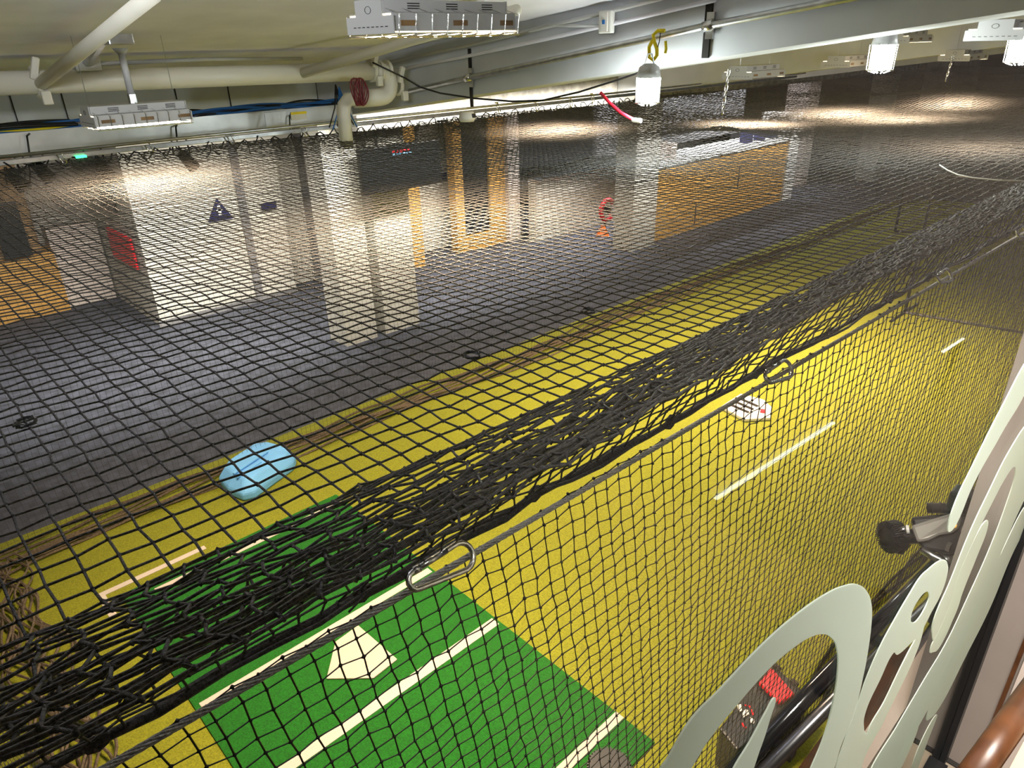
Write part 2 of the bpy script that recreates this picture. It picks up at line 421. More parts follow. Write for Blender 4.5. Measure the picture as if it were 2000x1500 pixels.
# far side net, its foot heaped on the turf
rows = int(2.93 / m_)
xs2 = np.arange(-0.05, 19.2, m_)
Q = np.zeros((len(xs2), rows, 3)); s = np.arange(rows) * m_
for i, x in enumerate(xs2):
    Q[i, :, 0] = x + 0.01 * np.sin(s * 5 + x)
    Q[i, :, 1] = 5.95 + 0.03 * np.sin(x * 1.7) * s / 2 + 0.02 * np.sin(x * 6.1) * s / 2.9
    Q[i, :, 2] = H - 0.684 - s
far = empty('side_net', (0, 5.95, 0.02), 'black side net along the far edge of the lane, dusty hem on the turf', 'net')
grid_net('net_mesh', Q, 0.0012, 'rope', 3, 0.0, far)
mb = MB()
for k in range(9):
    mb.tube([(x, 5.78 + 0.035 * k + 0.05 * math.sin(x * 1.9 + k * .8) + 0.04 * math.sin(x * .83), 0.035 + 0.012 * math.sin(x * 7 + k * 2) + 0.012 * (k % 3)) for x in np.arange(0, 19, 0.1)], 0.013, 4)
mb.build('net_hem', 'brown_rope', far)

# end net behind the batter
ys = np.arange(0.98, 5.95, m_); Q = np.zeros((len(ys), rows - 4, 3)); s = np.arange(rows - 4) * m_
for i, y in enumerate(ys):
    Q[i, :, 0] = -0.30 + 0.04 * np.sin(y * 4) + 0.12 * s / 2.8
    Q[i, :, 1] = y
    Q[i, :, 2] = H - 0.72 - s
endn = empty('end_net', (-0.1, 3.4, 0.02), 'black net closing the batting lane behind home plate', 'net')
grid_net('net_mesh', Q, 0.0012, 'rope', 3, 0.0, endn)
mb = MB()
for k in range(14):
    ph = random.uniform(0, 6)
    mb.tube([(-0.12 + 0.028 * k * .6 + 0.07 * math.sin(y * 2.3 + ph) + 0.05 * math.sin(y * 9 + ph), y, 0.035 + 0.02 * abs(math.sin(y * 6 + ph)) + 0.01 * (k % 4)) for y in np.arange(1.6, 6.0, 0.05)], 0.009, 4)
mb.build('net_hem', 'brown_rope', endn)

# ---- steel cable that carries the near side
cab = [Vector((x, cableY(x) - 0.004, H - 1.0)) for x in np.arange(-0.9, 19.5, 0.25)]
mb = MB(); mb.tube(cab, 0.0045, 6)
L_ = [Vector((x, cableY(x) - 0.004, H - 1.0)) for x in np.arange(-0.9, 7.0, 0.008)]
for k in range(6):
    mb.tube([p + Vector((0, 0.0052 * math.cos(i * .42 + k * PI / 3), 0.0052 * math.sin(i * .42 + k * PI / 3))) for i, p in enumerate(L_)], 0.0026, 4)
cbl = mb.build('steel_cable', 'cable', None, smooth=True)
tag(cbl, 'twisted grey steel cable running diagonally along the near top edge', 'cable')

# ---- snap hooks
def snap_hook(x, label, tilt=0.0, yaw=0.0):
    c = Vector((x, cableY(x) - 0.035, H - 0.958))
    r0 = empty('snap_hook', c, label, 'snap hook', 'snap hooks along the near cable')
    Lh, Wh, r = 0.064, 0.023, 0.0062
    pts = []
    for a in np.linspace(-PI / 2, PI / 2, 9): pts.append((Lh + Wh * 1.25 * math.cos(a) - .012, Wh * 1.25 * math.sin(a)))
    for a in np.linspace(PI / 2, 3 * PI / 2, 7): pts.append((-Lh + Wh * .8 * math.cos(a), Wh * .8 * math.sin(a)))
    ex = Vector((1, 0, -0.08)).normalized(); ez = Vector((0.05, 0.55, 0.83)).normalized()
    ex = (Matrix.Rotation(yaw, 3, 'Z') @ ex)
    Rr = lambda u, v: c + ex * (u - 0.035) + ez * (v * math.cos(tilt))
    bd = [Rr(*p) for p in pts]
    MB().tube(bd, r, 10, closed=True).build('hook_body', 'chrome', r0, smooth=True)
    MB().tube([bd[8].lerp(bd[9], .25), bd[8].lerp(bd[9], .95)], r * 1.12, 10).build('gate', 'chrome', r0, smooth=True)
    cm = bd[8].lerp(bd[9], .93)
    MB().tube([cm - ex * .008, cm + ex * .008], r * 1.4, 10).build('gate_nut', 'chrome', r0, smooth=True)
    return r0
HK = [(0.69, 'zinc snap hook nearest the home plate, first on the cable'), (2.02, 'zinc snap hook above the white battery tray, second on the cable'),
      (3.42, 'zinc snap hook third along the cable, left of the black frame'), (4.50, 'zinc snap hook cut off by the right edge, highest on the cable')]
for k, (x, l) in enumerate(HK): snap_hook(x, l)

# ================================================================== OVERHEAD SERVICES
def pipe_run(name, pts, r, m, label, cat, n=14):
    o = MB().tube(pts, r, n).build(name, m, None, smooth=True); return tag(o, label, cat)
# big white drain pipe with elbow, trap and drop
dp = empty('drain_pipe', atY(370, 155, 5.4), 'thick cream drain pipe running across the far top left with elbow', 'pipe')
a = atY(-150, 168, 5.40); b = atY(735, 139, 5.40)
MB().tube([a, b], 0.068, 18).build('pipe_run', 'pipe', dp, smooth=True)
def arc(c, u, v, r, a0, a1, n=10): return [c + u * (r * math.cos(t)) + v * (r * math.sin(t)) for t in np.linspace(a0, a1, n)]
ex, ez = Vector((1, 0, 0)), Vector((0, 0, 1))
cc = b + Vector((0.02, 0, -0.10))
MB().tube([b + Vector((-.02, 0, 0))] + arc(cc, ex, ez, 0.10, PI / 2, -PI / 2, 12) + [cc + Vector((-.26, 0, -.10))], 0.070, 16).build('elbow', 'pipe', dp, smooth=True)
for x_ in (0.0, 0.075, 0.15):
    MB().tube([b + Vector((-.06 + x_, 0, 0)), b + Vector((-.035 + x_, 0, 0))], 0.083, 16).build('collar', 'pipe', dp)
low = cc + Vector((-.26, 0, -.10))
MB().tube([low + Vector((.02, 0, 0)), low + Vector((-.06, 0, 0)), low + Vector((-.10, 0, -.04)), low + Vector((-.115, 0, -.10)), low + Vector((-.12, 0, -.36))], 0.055, 14).build('drop_pipe', 'pipe', dp, smooth=True)
for (x_, y_) in ((75, 160), (735, 135), (785, 165)):
    p = atY(x_, y_, 5.33); cl = MB()
    cl.box(p + Vector((0, -.0, .075)), (.04, .04, .13), m=Matrix.Rotation(.35, 3, 'Y')); cl.box(p + Vector((0.02, 0, -.09)), (.055, .04, .08))
    cl.tube([p + Vector((0, .078 * math.cos(t) + .07, .078 * math.sin(t))) for t in np.linspace(0, 2 * PI, 13)[:-1]], .018, 6, closed=True)
    cl.build('pipe_clamp', 'pipe', dp, bevel=.008)
# sloping branch pipes
o = MB().tube([atY(78, 165, 5.38), atC(300, -12, .09)], [.036, .028], 14).build('branch_pipe', 'pipe', None, smooth=True)
tag(o, 'white branch pipe slanting from the drain pipe to the top left', 'pipe')
o = MB().tube([atY(590, 143, 5.36), atC(800, 80, .09), atC(1010, 20, .09)], [.038, .034, .030], 14).build('branch_pipe', 'pipe', None, smooth=True)
tag(o, 'white branch pipe rising behind the large lamp, right of the other', 'pipe')
# cable tray
tr = empty('cable_tray', atY(340, 270, 6.5), 'silver aluminium cable tray loaded with wires below the drain pipe', 'cable tray')
ta, tb = atY(-120, 317, 6.5), atY(690, 234, 6.5)
dx = (tb - ta)
def slant(a, b, h, w):
    m2 = MB(); ny = Vector((0, w, 0)); up = Vector((0, 0, h))
    m2.add([a, b, b + up, a + up, a + ny, b + ny, b + ny + up, a + ny + up], [(0, 1, 2, 3), (4, 5, 6, 7), (0, 1, 5, 4), (2, 3, 7, 6), (0, 3, 7, 4), (1, 2, 6, 5)])
    return m2
slant(ta, tb, 0.15, 0.02).build('side_rail', 'alu', tr)
slant(ta + Vector((0, .45, .01)), tb + Vector((0, .45, .01)), 0.13, 0.02).build('side_rail', 'alu', tr)
for k in range(9):
    p = ta + dx * ((k + .5) / 9)
    MB().box(p + Vector((0, .23, .02)), (.03, .44, .02)).build('rung', 'alu', tr)
sp = ta + dx * 0.76
MB().box(sp + Vector((0, -.004, .075)), (.22, .008, .13)).build('splice_plate', 'alu', tr, bevel=.003)
lab = MB().box(ta + dx * 0.80 + Vector((0.09, -.010, .085)), (.16, .006, .07)).build('warning_label', 'white', tr)
MB().box(ta + dx * 0.80 + Vector((0.09, -.014, .11)), (.16, .003, .022)).build('label_band', 'yellow', lab)
def cables(name, m, n, y0, y1, z0, label, r=0.011, x0=0.0, x1=1.0, amp=.02):
    m2 = MB()
    for k in range(n):
        yy = y0 + (y1 - y0) * k / max(1, n - 1); ph = random.uniform(0, 6)
        m2.tube([ta + dx * t + Vector((0, yy + amp * math.sin(t * 23 + ph), z0 + amp * math.sin(t * 17 + ph * 2) + .01 * (k % 3))) for t in np.linspace(x0, x1, 46)], r, 5)
    return tag(m2.build(name, m, None, smooth=True), label, 'cables')
cables('cable_bundle', 'black', 9, .06, .40, .13, 'bundle of black cables lying in the silver tray', .014, 0.55, 1.0, .03)
cables('cable_bundle', 'blue', 6, .04, .30, .155, 'bundle of blue cables lying in the silver tray', .011, 0.0, 1.0, .015)
cables('cable_bundle', 'yellow', 1, .06, .06, .15, 'single yellow cable on the left end of the tray', .012, 0.0, 0.27, .004)
cables('cable_bundle', 'black', 5, .05, .25, .175, 'short black cable heap on the left end of the tray', .012, 0.0, 0.28, .012)
for k, (x_, y_) in enumerate(((62, 270), (350, 252), (570, 232))):
    p = atY(x_, y_, 6.47)
    o = MB().tube([p + Vector((0, .03, .03)), p + Vector((-.03, -.02, .02)), p + Vector((-.05, -.03, -.10)), p + Vector((-.03, -.02, -.22)), p + Vector((.05, 0, -.27))], .007, 5).build('loose_cable', 'black', None, smooth=True)
    tag(o, ('thin black cable looping over the left end of the tray', 'thin black cable looping over the middle of the tray', 'thin black cable hanging over the tray beside the yellow label')[k], 'cable')
# galvanised rails of the net's far edge
ra, rb = atY(-100, 345, 5.95), atY(1500, 150, 5.95)
o = slant(Vector((-.6, 5.93, H - .66)), Vector((12, 5.93, H - .60)), 0.035, 0.035).build('net_rail', 'steel', None, bevel=.004)
tag(o, 'square galvanised rail holding the far edge of the overhead net', 'rail')
o = MB().tube([Vector((-.6, 5.80, H - .59)), Vector((12, 5.80, H - .53))], 0.012, 8).build('net_rod', 'steel', None, smooth=True)
tag(o, 'thin grey rod just above the far net rail', 'rod')
def clip(c, label):
    r0 = empty('rail_clip', c, label, 'clip', 'clips along the far net rail')
    MB().tube([c + Vector((.0, 0, .03)), c + Vector((.025, -.01, .02)), c + Vector((.045, -.01, -.05)), c + Vector((.03, 0, -.065)), c + Vector((-.005, 0, .01))], .005, 6).build('wire_loop', 'chrome', r0, smooth=True)
    MB().tube([c + Vector((-.02, 0, .035)), c + Vector((.02, 0, .035))], .009, 6).build('clip_sleeve', 'chrome', r0)
for k, x_ in enumerate((112, 285, 445, 590)):
    p = atY(x_, 330 - x_ * .105 - 14, 5.9); clip(p, ('zinc clip on the far net rail at the far left', 'zinc clip on the far net rail below the left lamp', 'zinc clip on the far net rail below the middle of the tray', 'zinc clip on the far net rail under the yellow tray label')[k])
for k, (x_, y_) in enumerate(((970, 208), (1045, 206), (1112, 198), (1155, 190))):
    clip(atY(x_, y_, 5.7), ('zinc clip right of the white ceiling camera', 'zinc clip below the black cord, second from the camera', 'zinc clip left of the red cable', 'zinc clip just below the red cable end')[k])

# ---- linear lamps
def lamp(c, L, E, rz, label, power, guard=True, spread=2.0):
    """c = bottom centre"""
    r0 = empty('linear_lamp', c, label, 'lamp', 'linear high-bay lamps')
    r0.rotation_euler = (0, 0, 0)
    Rm = Matrix.Rotation(rz, 3, 'Z')
    def loc(v):
        v = Vector(v); v.z = v.z * .66 if 0 < v.z < .2 else v.z
        return c + Rm @ v
    def mk(m2, name, m, smooth=False, bevel=0.0):
        m2.v = [tuple(loc(v)) for v in m2.v]; return m2.build(name, m, r0, smooth, bevel)
    hh = 0.10; t = 0.006; hx, hy = L / 2, E / 2
    m2 = MB()
    m2.bx((-hx, -hy, 0.01), (hx, -hy + t, hh)).bx((-hx, hy - t, 0.01), (hx, hy, hh)).bx((-hx, -hy, hh - t), (hx, hy, hh))
    mk(m2, 'housing', 'lampwhite', bevel=.002)
    for sx in (-1, 1):
        m2 = MB(); x0 = sx * hx
        m2.prism([(-hy - .012, 0.0), (hy + .012, 0.0), (hy + .012, .085), (hy - .05, .085), (hy - .05, .165), (-hy + .05, .165), (-hy + .05, .085), (-hy - .012, .085)], x0, x0 + sx * .005, axis=0)
        e = mk(m2, 'end_plate', 'lampwhite')
        m2 = MB()
        for k in range(8): m2.bx((x0 + sx * .0055, -hy + .02 + k * (E - .04) / 8, .032), (x0 + sx * .0065, -hy + .02 + (k + .55) * (E - .04) / 8, .036))
        mk(m2, 'vent_dashes', 'grout'); m2 = MB()
        m2.tube([(x0 + sx * .006, .018 * math.cos(a_), .115 + .018 * math.sin(a_)) for a_ in np.linspace(0, 2 * PI, 13)[:-1]], .0012, 4, closed=True)
        v = mk(m2, 'knockout_ring', 'grout')
    m2 = MB(); m2.bx((-hx + .002, -hy + .05, hh), (hx - .002, hy - .05, .163)); b_ = mk(m2, 'ballast_box', 'lampwhite', bevel=.002)
    for k in (-.32, -.02, .28):
        m2 = MB()
        for j in range(3): m2.bx((k * L, -hy + .0485, .118 + j * .012), (k * L + .055, -hy + .0505, .123 + j * .012))
        mk(m2, 'louvre', 'grout')
    for k in (-.44, -.04, .36):
        mk(MB().bx((k * L, -hy - .0015, .035), (k * L + .07, -hy + .001, .062)), 'side_window', 'darkwood')
    for k, yk in enumerate(np.linspace(-hy + .05, hy - .05, 4)):
        m2 = MB(); m2.tube([(-hx + .02, yk, 0.036), (hx - .02, yk, 0.036)], .010, 8); mk(m2, 'lamp_tube', 'tube', smooth=True)
    if guard:
        m2 = MB()
        for k in range(9):
            xk = -hx + .01 + k * (L - .02) / 8
            m2.tube([(xk, -hy + .045, .12), (xk, -hy - .03, .09), (xk, -hy - .02, -.004), (xk, 0, -.012), (xk, hy + .02, -.004), (xk, hy + .03, .09)], .0022, 5)
        for yk in (-hy - .02, -hy * .33, hy * .33, hy + .02): m2.tube([(-hx, yk, -.010), (hx, yk, -.010)], .0022, 5)
        mk(m2, 'wire_guard', 'chrome')
    for sx in (-1, 1):
        m2 = MB(); m2.tube([(sx * hx * .9, 0, .16), (sx * hx * .9, 0, .16 + .45)], .0015, 4); mk(m2, 'hanging_wire', 'steel')
    l = area('lamp_light', loc((0, 0, 0.022)), L - .04, power, (1.0, 0.74, 0.50), loc((0, 0, -1)), E - .04, spread=spread)
    l.rotation_euler = (0, 0, rz)
    return r0
lampA = lamp(Vector((1.86, 2.39, H + 0.045)), 0.60, 0.26, 0.03, 'large white lamp with wire guard at the top, nearest the glass', 150)
lampB = lamp(Vector((1.378, 4.60, H - 0.355)), 0.51, 0.27, 0.0, 'white lamp on a thin stem at left, in front of the cable tray', 80, spread=2.5)
lampC = lamp(atD(1472, 152, 7.4), 0.58, 0.28, 0.0, 'white lamp beyond the big beam, right of the bright work light', 80, False)
lampD = lamp(atD(1968, 78, 5.6), 0.60, 0.28, 0.0, 'white lamp at the top right corner of the view', 20, False)
lampE = lamp(atD(1765, 84, 8.2), 0.58, 0.28, 0.0, 'white lamp right of the second bright work light', 80, False)
lampF = lamp(atD(1655, 130, 8.8), 0.58, 0.28, 0.0, 'white lamp below the second work light, low near the net', 80, False)
lampG = lamp(atD(1880, 118, 9.5), 0.58, 0.28, 0.0, 'white lamp low beside the far chain at right', 80, False)
lampH = lamp(Vector((4.9, 4.6, H - 0.30)), 0.58, 0.28, 0.0, 'white lamp hidden behind the big beam over the far net edge', 80, False)
# stem, boxes and conduit of the left lamp
st = empty('lamp_stem', Vector((1.5, 5.15, H - .2)), 'short white drop stem and steel box carrying the left lamp', 'stem')
p1 = Vector((1.378, 4.60, H - .20)); p0 = Vector((1.378, 4.60, H + .005))
st.location = p1
MB().tube([p0, p1], .018, 10).build('stem_rod', 'lampwhite', st, smooth=True)
MB().tube([p0 + Vector((0, 0, .03)), p0], [.045, .02], 12).build('stem_cup', 'lampwhite', st, smooth=True)
MB().tube([p1, p1 + Vector((0, 0, -.05))], .024, 8).build('stem_nut', 'steel', st)
MB().box(p0 + Vector((.0, 0, .085)), (.13, .11, .08)).build('junction_box', 'steel', st, bevel=.006)
q = atC(168, 125, .06)
MB().tube([p0 + Vector((-.06, .05, .08)), q], .028, 6).build('strut_arm', 'steel', st)
o = MB().box(q, (.15, .1, .08)).build('junction_box', 'lampwhite', None, bevel=.006); tag(o, 'small white junction box on the ceiling above the drain pipe', 'box')
pipe_run('conduit', [q + Vector((.07, 0, 0)), atC(400, 116, .03), atC(590, 115, .03)], .014, 'lampwhite', 'thin white conduit running right from the small junction box', 'conduit', 8)
# conduits on the big beam
cn = empty('conduit', Vector((3.9, 4.2, H - .1)), 'galvanised conduit strapped along the face of the big beam', 'conduit')
pts = [atX(x_, y_, 3.955) for x_, y_ in ((800, 178), (915, 152), (1100, 112), (1285, 72), (1383, 50), (1500, 28), (1640, 0), (1760, -25))]
MB().tube(pts, .021, 12).build('conduit_tube', 'steel', cn, smooth=True)
for i_ in (1, 4):
    p = pts[i_]; MB().tube([p + Vector((0, -.03, .008)), p + Vector((0, .03, -.008))], .03, 12).build('coupling', 'chrome', cn, smooth=True)
    MB().box(p + Vector((.022, 0, 0)), (.012, .05, .14)).build('strap', 'steel', cn)
for k, off in enumerate((0.0, -0.075)):
    pts = [atX(x_, y_, 3.96) + Vector((0, 0, off)) for x_, y_ in ((757, 122), (900, 92), (1100, 45), (1260, 5), (1400, -30))]
    pipe_run('conduit', pts, .013, 'ceiling' if k else 'lampwhite', ('thin white conduit under the corner of ceiling and beam, upper one', 'thin white conduit under the corner of ceiling and beam, lower one')[k], 'conduit', 8)
pts = [atX(x_, y_, 3.96) for x_, y_ in ((1010, 70), (1070, 48), (1110, 50), (1172, 52))]
pipe_run('conduit', pts, .012, 'lampwhite', 'short white conduit ending at the switch on the beam', 'conduit', 8)
sw = empty('wall_switch', atX(1185, 42, 3.95), 'small white control with a blue button on the big beam', 'switch')
c_ = atX(1185, 43, 3.94); MB().box(c_, (.045, .10, .13)).build('switch_box', 'white', sw, bevel=.006)
MB().box(c_ + Vector((-.026, 0, 0)), (.008, .055, .11)).build('cover_plate', 'white', sw, bevel=.002)
MB().box(c_ + Vector((-.032, 0, .0)), (.006, .02, .025)).build('button', 'blue', sw)
# wire on the beam, white camera at the beam foot
o = MB().tube([atY(728, 122, 5.28), atY(790, 152, 5.3)] + [atX(x_, y_, 3.9) for x_, y_ in ((820, 170), (860, 182), (925, 192), (1000, 198), (1060, 196), (1130, 180), (1200, 158), (1240, 145), (1252, 140))], .007, 6).build('power_cord', 'black', None, smooth=True)
tag(o, 'black power cord sagging from the pipe elbow to the work light', 'cord')
c_ = atX(912, 228, 4.2)
cmr = empty('ceiling_camera', c_, 'small white dome camera low on the beam above the net edge', 'camera')
MB().tube([c_ + Vector((0, 0, .04)), c_ + Vector((0, 0, -.01)), c_ + Vector((0, 0, -.04))], [.06, .075, .06], 18).build('camera_base', 'white', cmr, smooth=True)
MB().box(c_ + Vector((.02, -.068, .01)), (.04, .02, .035)).build('camera_window', 'black', cmr, bevel=.004)
mb = MB()
for k in range(60):
    p = atY(random.uniform(860, 950), 243 + random.uniform(-9, 9), 5.85)
    mb.tube([p, p + Vector((random.uniform(-.06, .06), random.uniform(-.03, .03), random.uniform(-.05, .05))), p + Vector((random.uniform(-.08, .08), 0, random.uniform(-.07, .02)))], .006, 4)
o = mb.build('tangled_cord', 'black', None); tag(o, 'tangle of black cord knotted on the net edge below the dome camera', 'cord')
# maroon cable coil on the drop pipe
mb = MB()
for k in range(9):
    cx_ = atY(692 + k * 1.5, 158, 5.22)
    mb.tube([cx_ + Vector((.012 * math.sin(t * 2 + k), -.01 * k * .3, .0)) + Vector((.035 * math.cos(t), 0, -.08 + .10 * math.sin(t))) for t in np.linspace(0, 2 * PI, 17)[:-1]], .006, 5, closed=True)
o = mb.build('cable_coil', 'maroon', None, smooth=True); tag(o, 'hanging coil of maroon cable in front of the drain pipe end', 'cable')
for k, (px, mm, lb) in enumerate((((655, 165), 'black', 'thin black wires dropping from the pipe into the tray'), ((662, 170), 'blue', 'blue wires dropping from the pipe into the tray'))):
    p = atY(px[0], px[1], 5.7); m2 = MB()
    for j in range(4):
        m2.tube([p, p + Vector((-.02 + .03 * j, .02, -.18)), p + Vector((-.12 + .08 * j, -.02, -.33))], .006, 5)
    tag(m2.build('wire_drop', mm, None, smooth=True), lb, 'wires')
# stage gear dark shapes below the rail at left
def spot(c, k, label):
    r0 = empty('spot_lamp', c, label, 'spotlight', 'black spotlights under the tray')
    d = Vector((.3, -.5, -.7)).normalized()
    MB().tube([c, c + d * .16], [.045, .055], 12).build('spot_can', 'black', r0, smooth=True)
    MB().tube([c + Vector((-.06, 0, .12)), c + Vector((-.07, 0, 0)), c + Vector((0, 0, -.02)), c + Vector((.07, 0, 0)), c + Vector((.06, 0, .12))], .008, 6).build('yoke', 'black', r0)
for k, (x_, y_, lb) in enumerate(((18, 335, 'black spotlight at the far left edge under the rail'), (68, 318, 'black spotlight second from the left edge under the rail'), (185, 312, 'black spotlight with a green indicator under the left lamp'), (355, 300, 'black spotlight under the looped black cable'))):
    spot(atY(x_, y_, 6.6), k, lb)
o = MB().box(atY(158, 306, 5.915), (.07, .03, .015)).build('indicator_light', 'led', None); tag(o, 'small green indicator light on the rail under the left lamp', 'light')

# ---- bright portable work lights
def work_light(c, s, label, power, hook=True):
    r0 = empty('work_light', c, label, 'work light', 'bright hanging work lights')
    MB().tube([c + Vector((0, 0, -.085 * s)), c + Vector((0, 0, .045 * s))], [.062 * s, .066 * s], 20).build('light_globe', 'bulb', r0, smooth=True)
    MB().tube([c + Vector((0, 0, .045 * s)), c + Vector((0, 0, .10 * s)), c + Vector((0, 0, .12 * s))], [.070 * s, .058 * s, .03 * s], 20).build('light_cap', 'lampwhite', r0, smooth=True)
    m2 = MB()
    for k in range(10):
        a_ = k * PI / 5
        m2.tube([c + Vector((.075 * s * math.cos(a_), .075 * s * math.sin(a_), .05 * s)), c + Vector((.072 * s * math.cos(a_), .072 * s * math.sin(a_), -.09 * s)), c + Vector((.03 * s * math.cos(a_), .03 * s * math.sin(a_), -.105 * s))], .0025, 4)
    m2.tube([c + Vector((.072 * s * math.cos(a_), .072 * s * math.sin(a_), -.09 * s)) for a_ in np.linspace(0, 2 * PI, 17)[:-1]], .003, 4, closed=True)
    m2.build('wire_cage', 'chrome', r0)
    m2 = MB().tube([c + Vector((-.045 * s, 0, .11 * s)), c + Vector((-.02, 0, .17 * s)), c + Vector((.02, 0, .17 * s)), c + Vector((.045 * s, 0, .11 * s))], .004, 5); m2.build('bail_handle', 'steel', r0)
    pl = bpy.data.lights.new('work_light_glow', 'POINT'); pl.energy = power; pl.color = (.93, 1, .97); pl.shadow_soft_size = .07 * s
    lo = bpy.data.objects.new('work_light_glow', pl); C.objects.link(lo); lo.location = c + Vector((0, 0, -.14 * s))
    return r0
wl1 = work_light(atX(1266, 168, 3.80), 1.05, 'bright round work light hanging on the yellow hook from the beam', 30)
wl2 = work_light(atD(1724, 104, 5.0), 1.0, 'bright work light at upper right in front of the next beam', 18)
wl3 = work_light(atD(1996, 88, 5.4), 1.0, 'bright work light cut off by the right edge', 18)
for c__, w__ in ((atD(1724, 104, 5.0), wl2), (atD(1996, 88, 5.4), wl3)):
    MB().tube([c__ + Vector((0, 0, .15)), Vector((c__.x, c__.y, slab_z(c__.y) + .02))], .003, 5).build('hanging_cord', 'black', w__)
hk = empty('yellow_hook', atX(1275, 90, 3.86), 'yellow plastic S-hook over the conduit holding the work light', 'hook')
def yh(pts): return [atX(x_, y_, 3.86) for x_, y_ in pts]
MB().tube(yh(((1298, 60), (1285, 60), (1276, 68), (1278, 82), (1283, 95), (1283, 108), (1276, 118), (1268, 112), (1268, 92), (1275, 78))), .011, 8).build('hook_curve', 'yellow', hk, smooth=True)
MB().tube(yh(((1300, 80), (1301, 96), (1299, 104))), .009, 6).build('hook_tail', 'yellow', hk, smooth=True)
MB().tube(yh(((1291, 56), (1288, 80), (1278, 118), (1276, 138))), .003, 5).build('hook_wire', 'black', hk)
# red cable with a white tip
rc = empty('red_cable', atX(1205, 205, 3.8), 'short red cable with a white tip hanging left of the work light', 'cable')
MB().tube([atX(x_, y_, 3.8) for x_, y_ in ((1173, 181), (1190, 200), (1212, 220), (1238, 234))], .011, 8).build('cable_run', 'redcable', rc, smooth=True)
MB().tube([atX(1236, 234, 3.8), atX(1252, 236, 3.8)], .014, 8).build('white_tip', 'white', rc)

# chains that lift the net
def chain(px0, px1, X0, X1, label):
    a_ = atX(px0[0], px0[1], X0); b_ = atX(px1[0], px1[1], X1); n = 6
    r0 = empty('lifting_chain', b_, label, 'chain', 'chains lifting the overhead net')
    d = (b_ - a_) / n; L2 = d.length * .62; w2 = L2 * .33; t = d.normalized()
    for k in range(n):
        c = a_ + d * (k + .5); u = Vector((1, 0, 0)) if k % 2 else Vector((0, 1, 0)); u = (u - t * u.dot(t)).normalized()
        MB().tube([c + t * (L2 * math.cos(q_)) + u * (w2 * math.sin(q_)) for q_ in np.linspace(0, 2 * PI, 13)[:-1]], .0055, 6, closed=True).build('chain_link', 'chrome', r0, smooth=True)
pk = Vector((5.0, 3.02, H + float(top_z(np.array(5.0), np.array(3.02)))))
chain((1424, 135), (1411, 222), 5.0, 5.0, 'zinc chain from the ceiling lifting the net into a point')
chain((1862, 108), (1847, 158), 8.8, 8.8, 'smaller zinc chain farther right lifting the net')
# white rope lacing in the net at right
o = MB().tube([atZ(x_, y_, H - .66) for x_, y_ in ((1835, 322), (1850, 332), (1870, 341), (1900, 347), (1950, 352), (2010, 354))], .0032, 6).build('seam_rope', 'white', None, smooth=True)
tag(o, 'pale lacing rope across the net at the right edge', 'rope')
o = MB().tube([atZ(x_, y_, H - .70) for x_, y_ in ((1950, 394), (1962, 386), (1975, 382))], [.006, .016, .008], 8).build('paper_scrap', 'white', None, smooth=True)
tag(o, 'small white tape scrap caught in the net at right', 'tape')

# ================================================================== CONCOURSE BEHIND THE CAGE
def prim(name, mb_, m, label, cat, group=None, bevel=0.0): return tag(mb_.build(name, m, None, bevel=bevel), label, cat, group)
# room block with its white face
struct('wall_1', MB().bx((2.83, 10.6, 0), (5.0, 13, 3.25)), 'wall')
struct('wall_2', MB().bx((5.0, 11.0, 0), (8.75, 13, 3.25)), 'wall')
struct('trim_8', MB().bx((2.80, 10.58, 0), (5.02, 10.60, .09)), 'wallgrey')
struct('trim_9', MB().bx((4.30, 10.57, .0), (4.42, 10.60, 3.2)), 'wallgrey')
struct('wall_3', MB().bx((-1.5, 12.5, 0), (2.10, 12.9, .95)), 'oak')
struct('wall_4', MB().bx((-1.5, 12.45, .95), (1.95, 12.9, 3.25)), 'darkwood')
struct('wall_5', MB().bx((2.10, 12.6, 0), (2.80, 12.9, 1.25)), 'pale')
tag(MB().box((2.78, 11.6, 1.95), (.03, .9, .7)).build('wall_screen', 'screen'), 'dark screen on the side of the cream room block at left', 'screen')
tag(MB().box((2.78, 11.4, 1.05), (.03, 1.1, .45)).build('red_banner', 'red'), 'red banner below the dark screen at left', 'banner')
o = MB().box(atY(20, 450, 12.43), (.35, .05, .8)).build('dark_panel', 'black'); tag(o, 'tall dark panel on the dark wood wall at the left edge', 'panel')
o = MB().box(atY(149, 446, 12.87), (.12, .05, .12)).build('alarm_light', 'red'); tag(o, 'tiny red alarm light on the block wall at left', 'alarm')
mb = MB(); c_ = atY(428, 410, 10.56); w_ = .19
mb.add([c_ + Vector((-w_, 0, -.15)), c_ + Vector((w_, 0, -.15)), c_ + Vector((0, 0, .17)), c_ + Vector((-w_, .02, -.15)), c_ + Vector((w_, .02, -.15)), c_ + Vector((0, .02, .17))],
       [(0, 1, 2), (3, 4, 5), (0, 1, 4, 3), (1, 2, 5, 4), (2, 0, 3, 5)])
sg = empty('triangle_sign', c_, 'navy triangular sign with a small white figure on the cream wall', 'sign')
mb.build('sign_plate', 'navy', sg)
MB().box(c_ + Vector((0, -.006, -.03)), (.045, .006, .11)).tube([c_ + Vector((0, -.006, .055)), c_ + Vector((0, -.010, .055))], .022, 10).box(c_ + Vector((0, -.006, -.0)), (.09, .006, .018)).build('white_figure', 'white', sg)
o = MB().box(atY(525, 402, 10.57), (.24, .03, .10)).build('room_sign', 'navy'); tag(o, 'small navy plate right of the triangular sign', 'sign')
o = MB().box(atY(866, 345, 10.98), (.15, .03, .15)).build('room_sign', 'navy'); tag(o, 'square navy plate right of the black screen', 'sign')
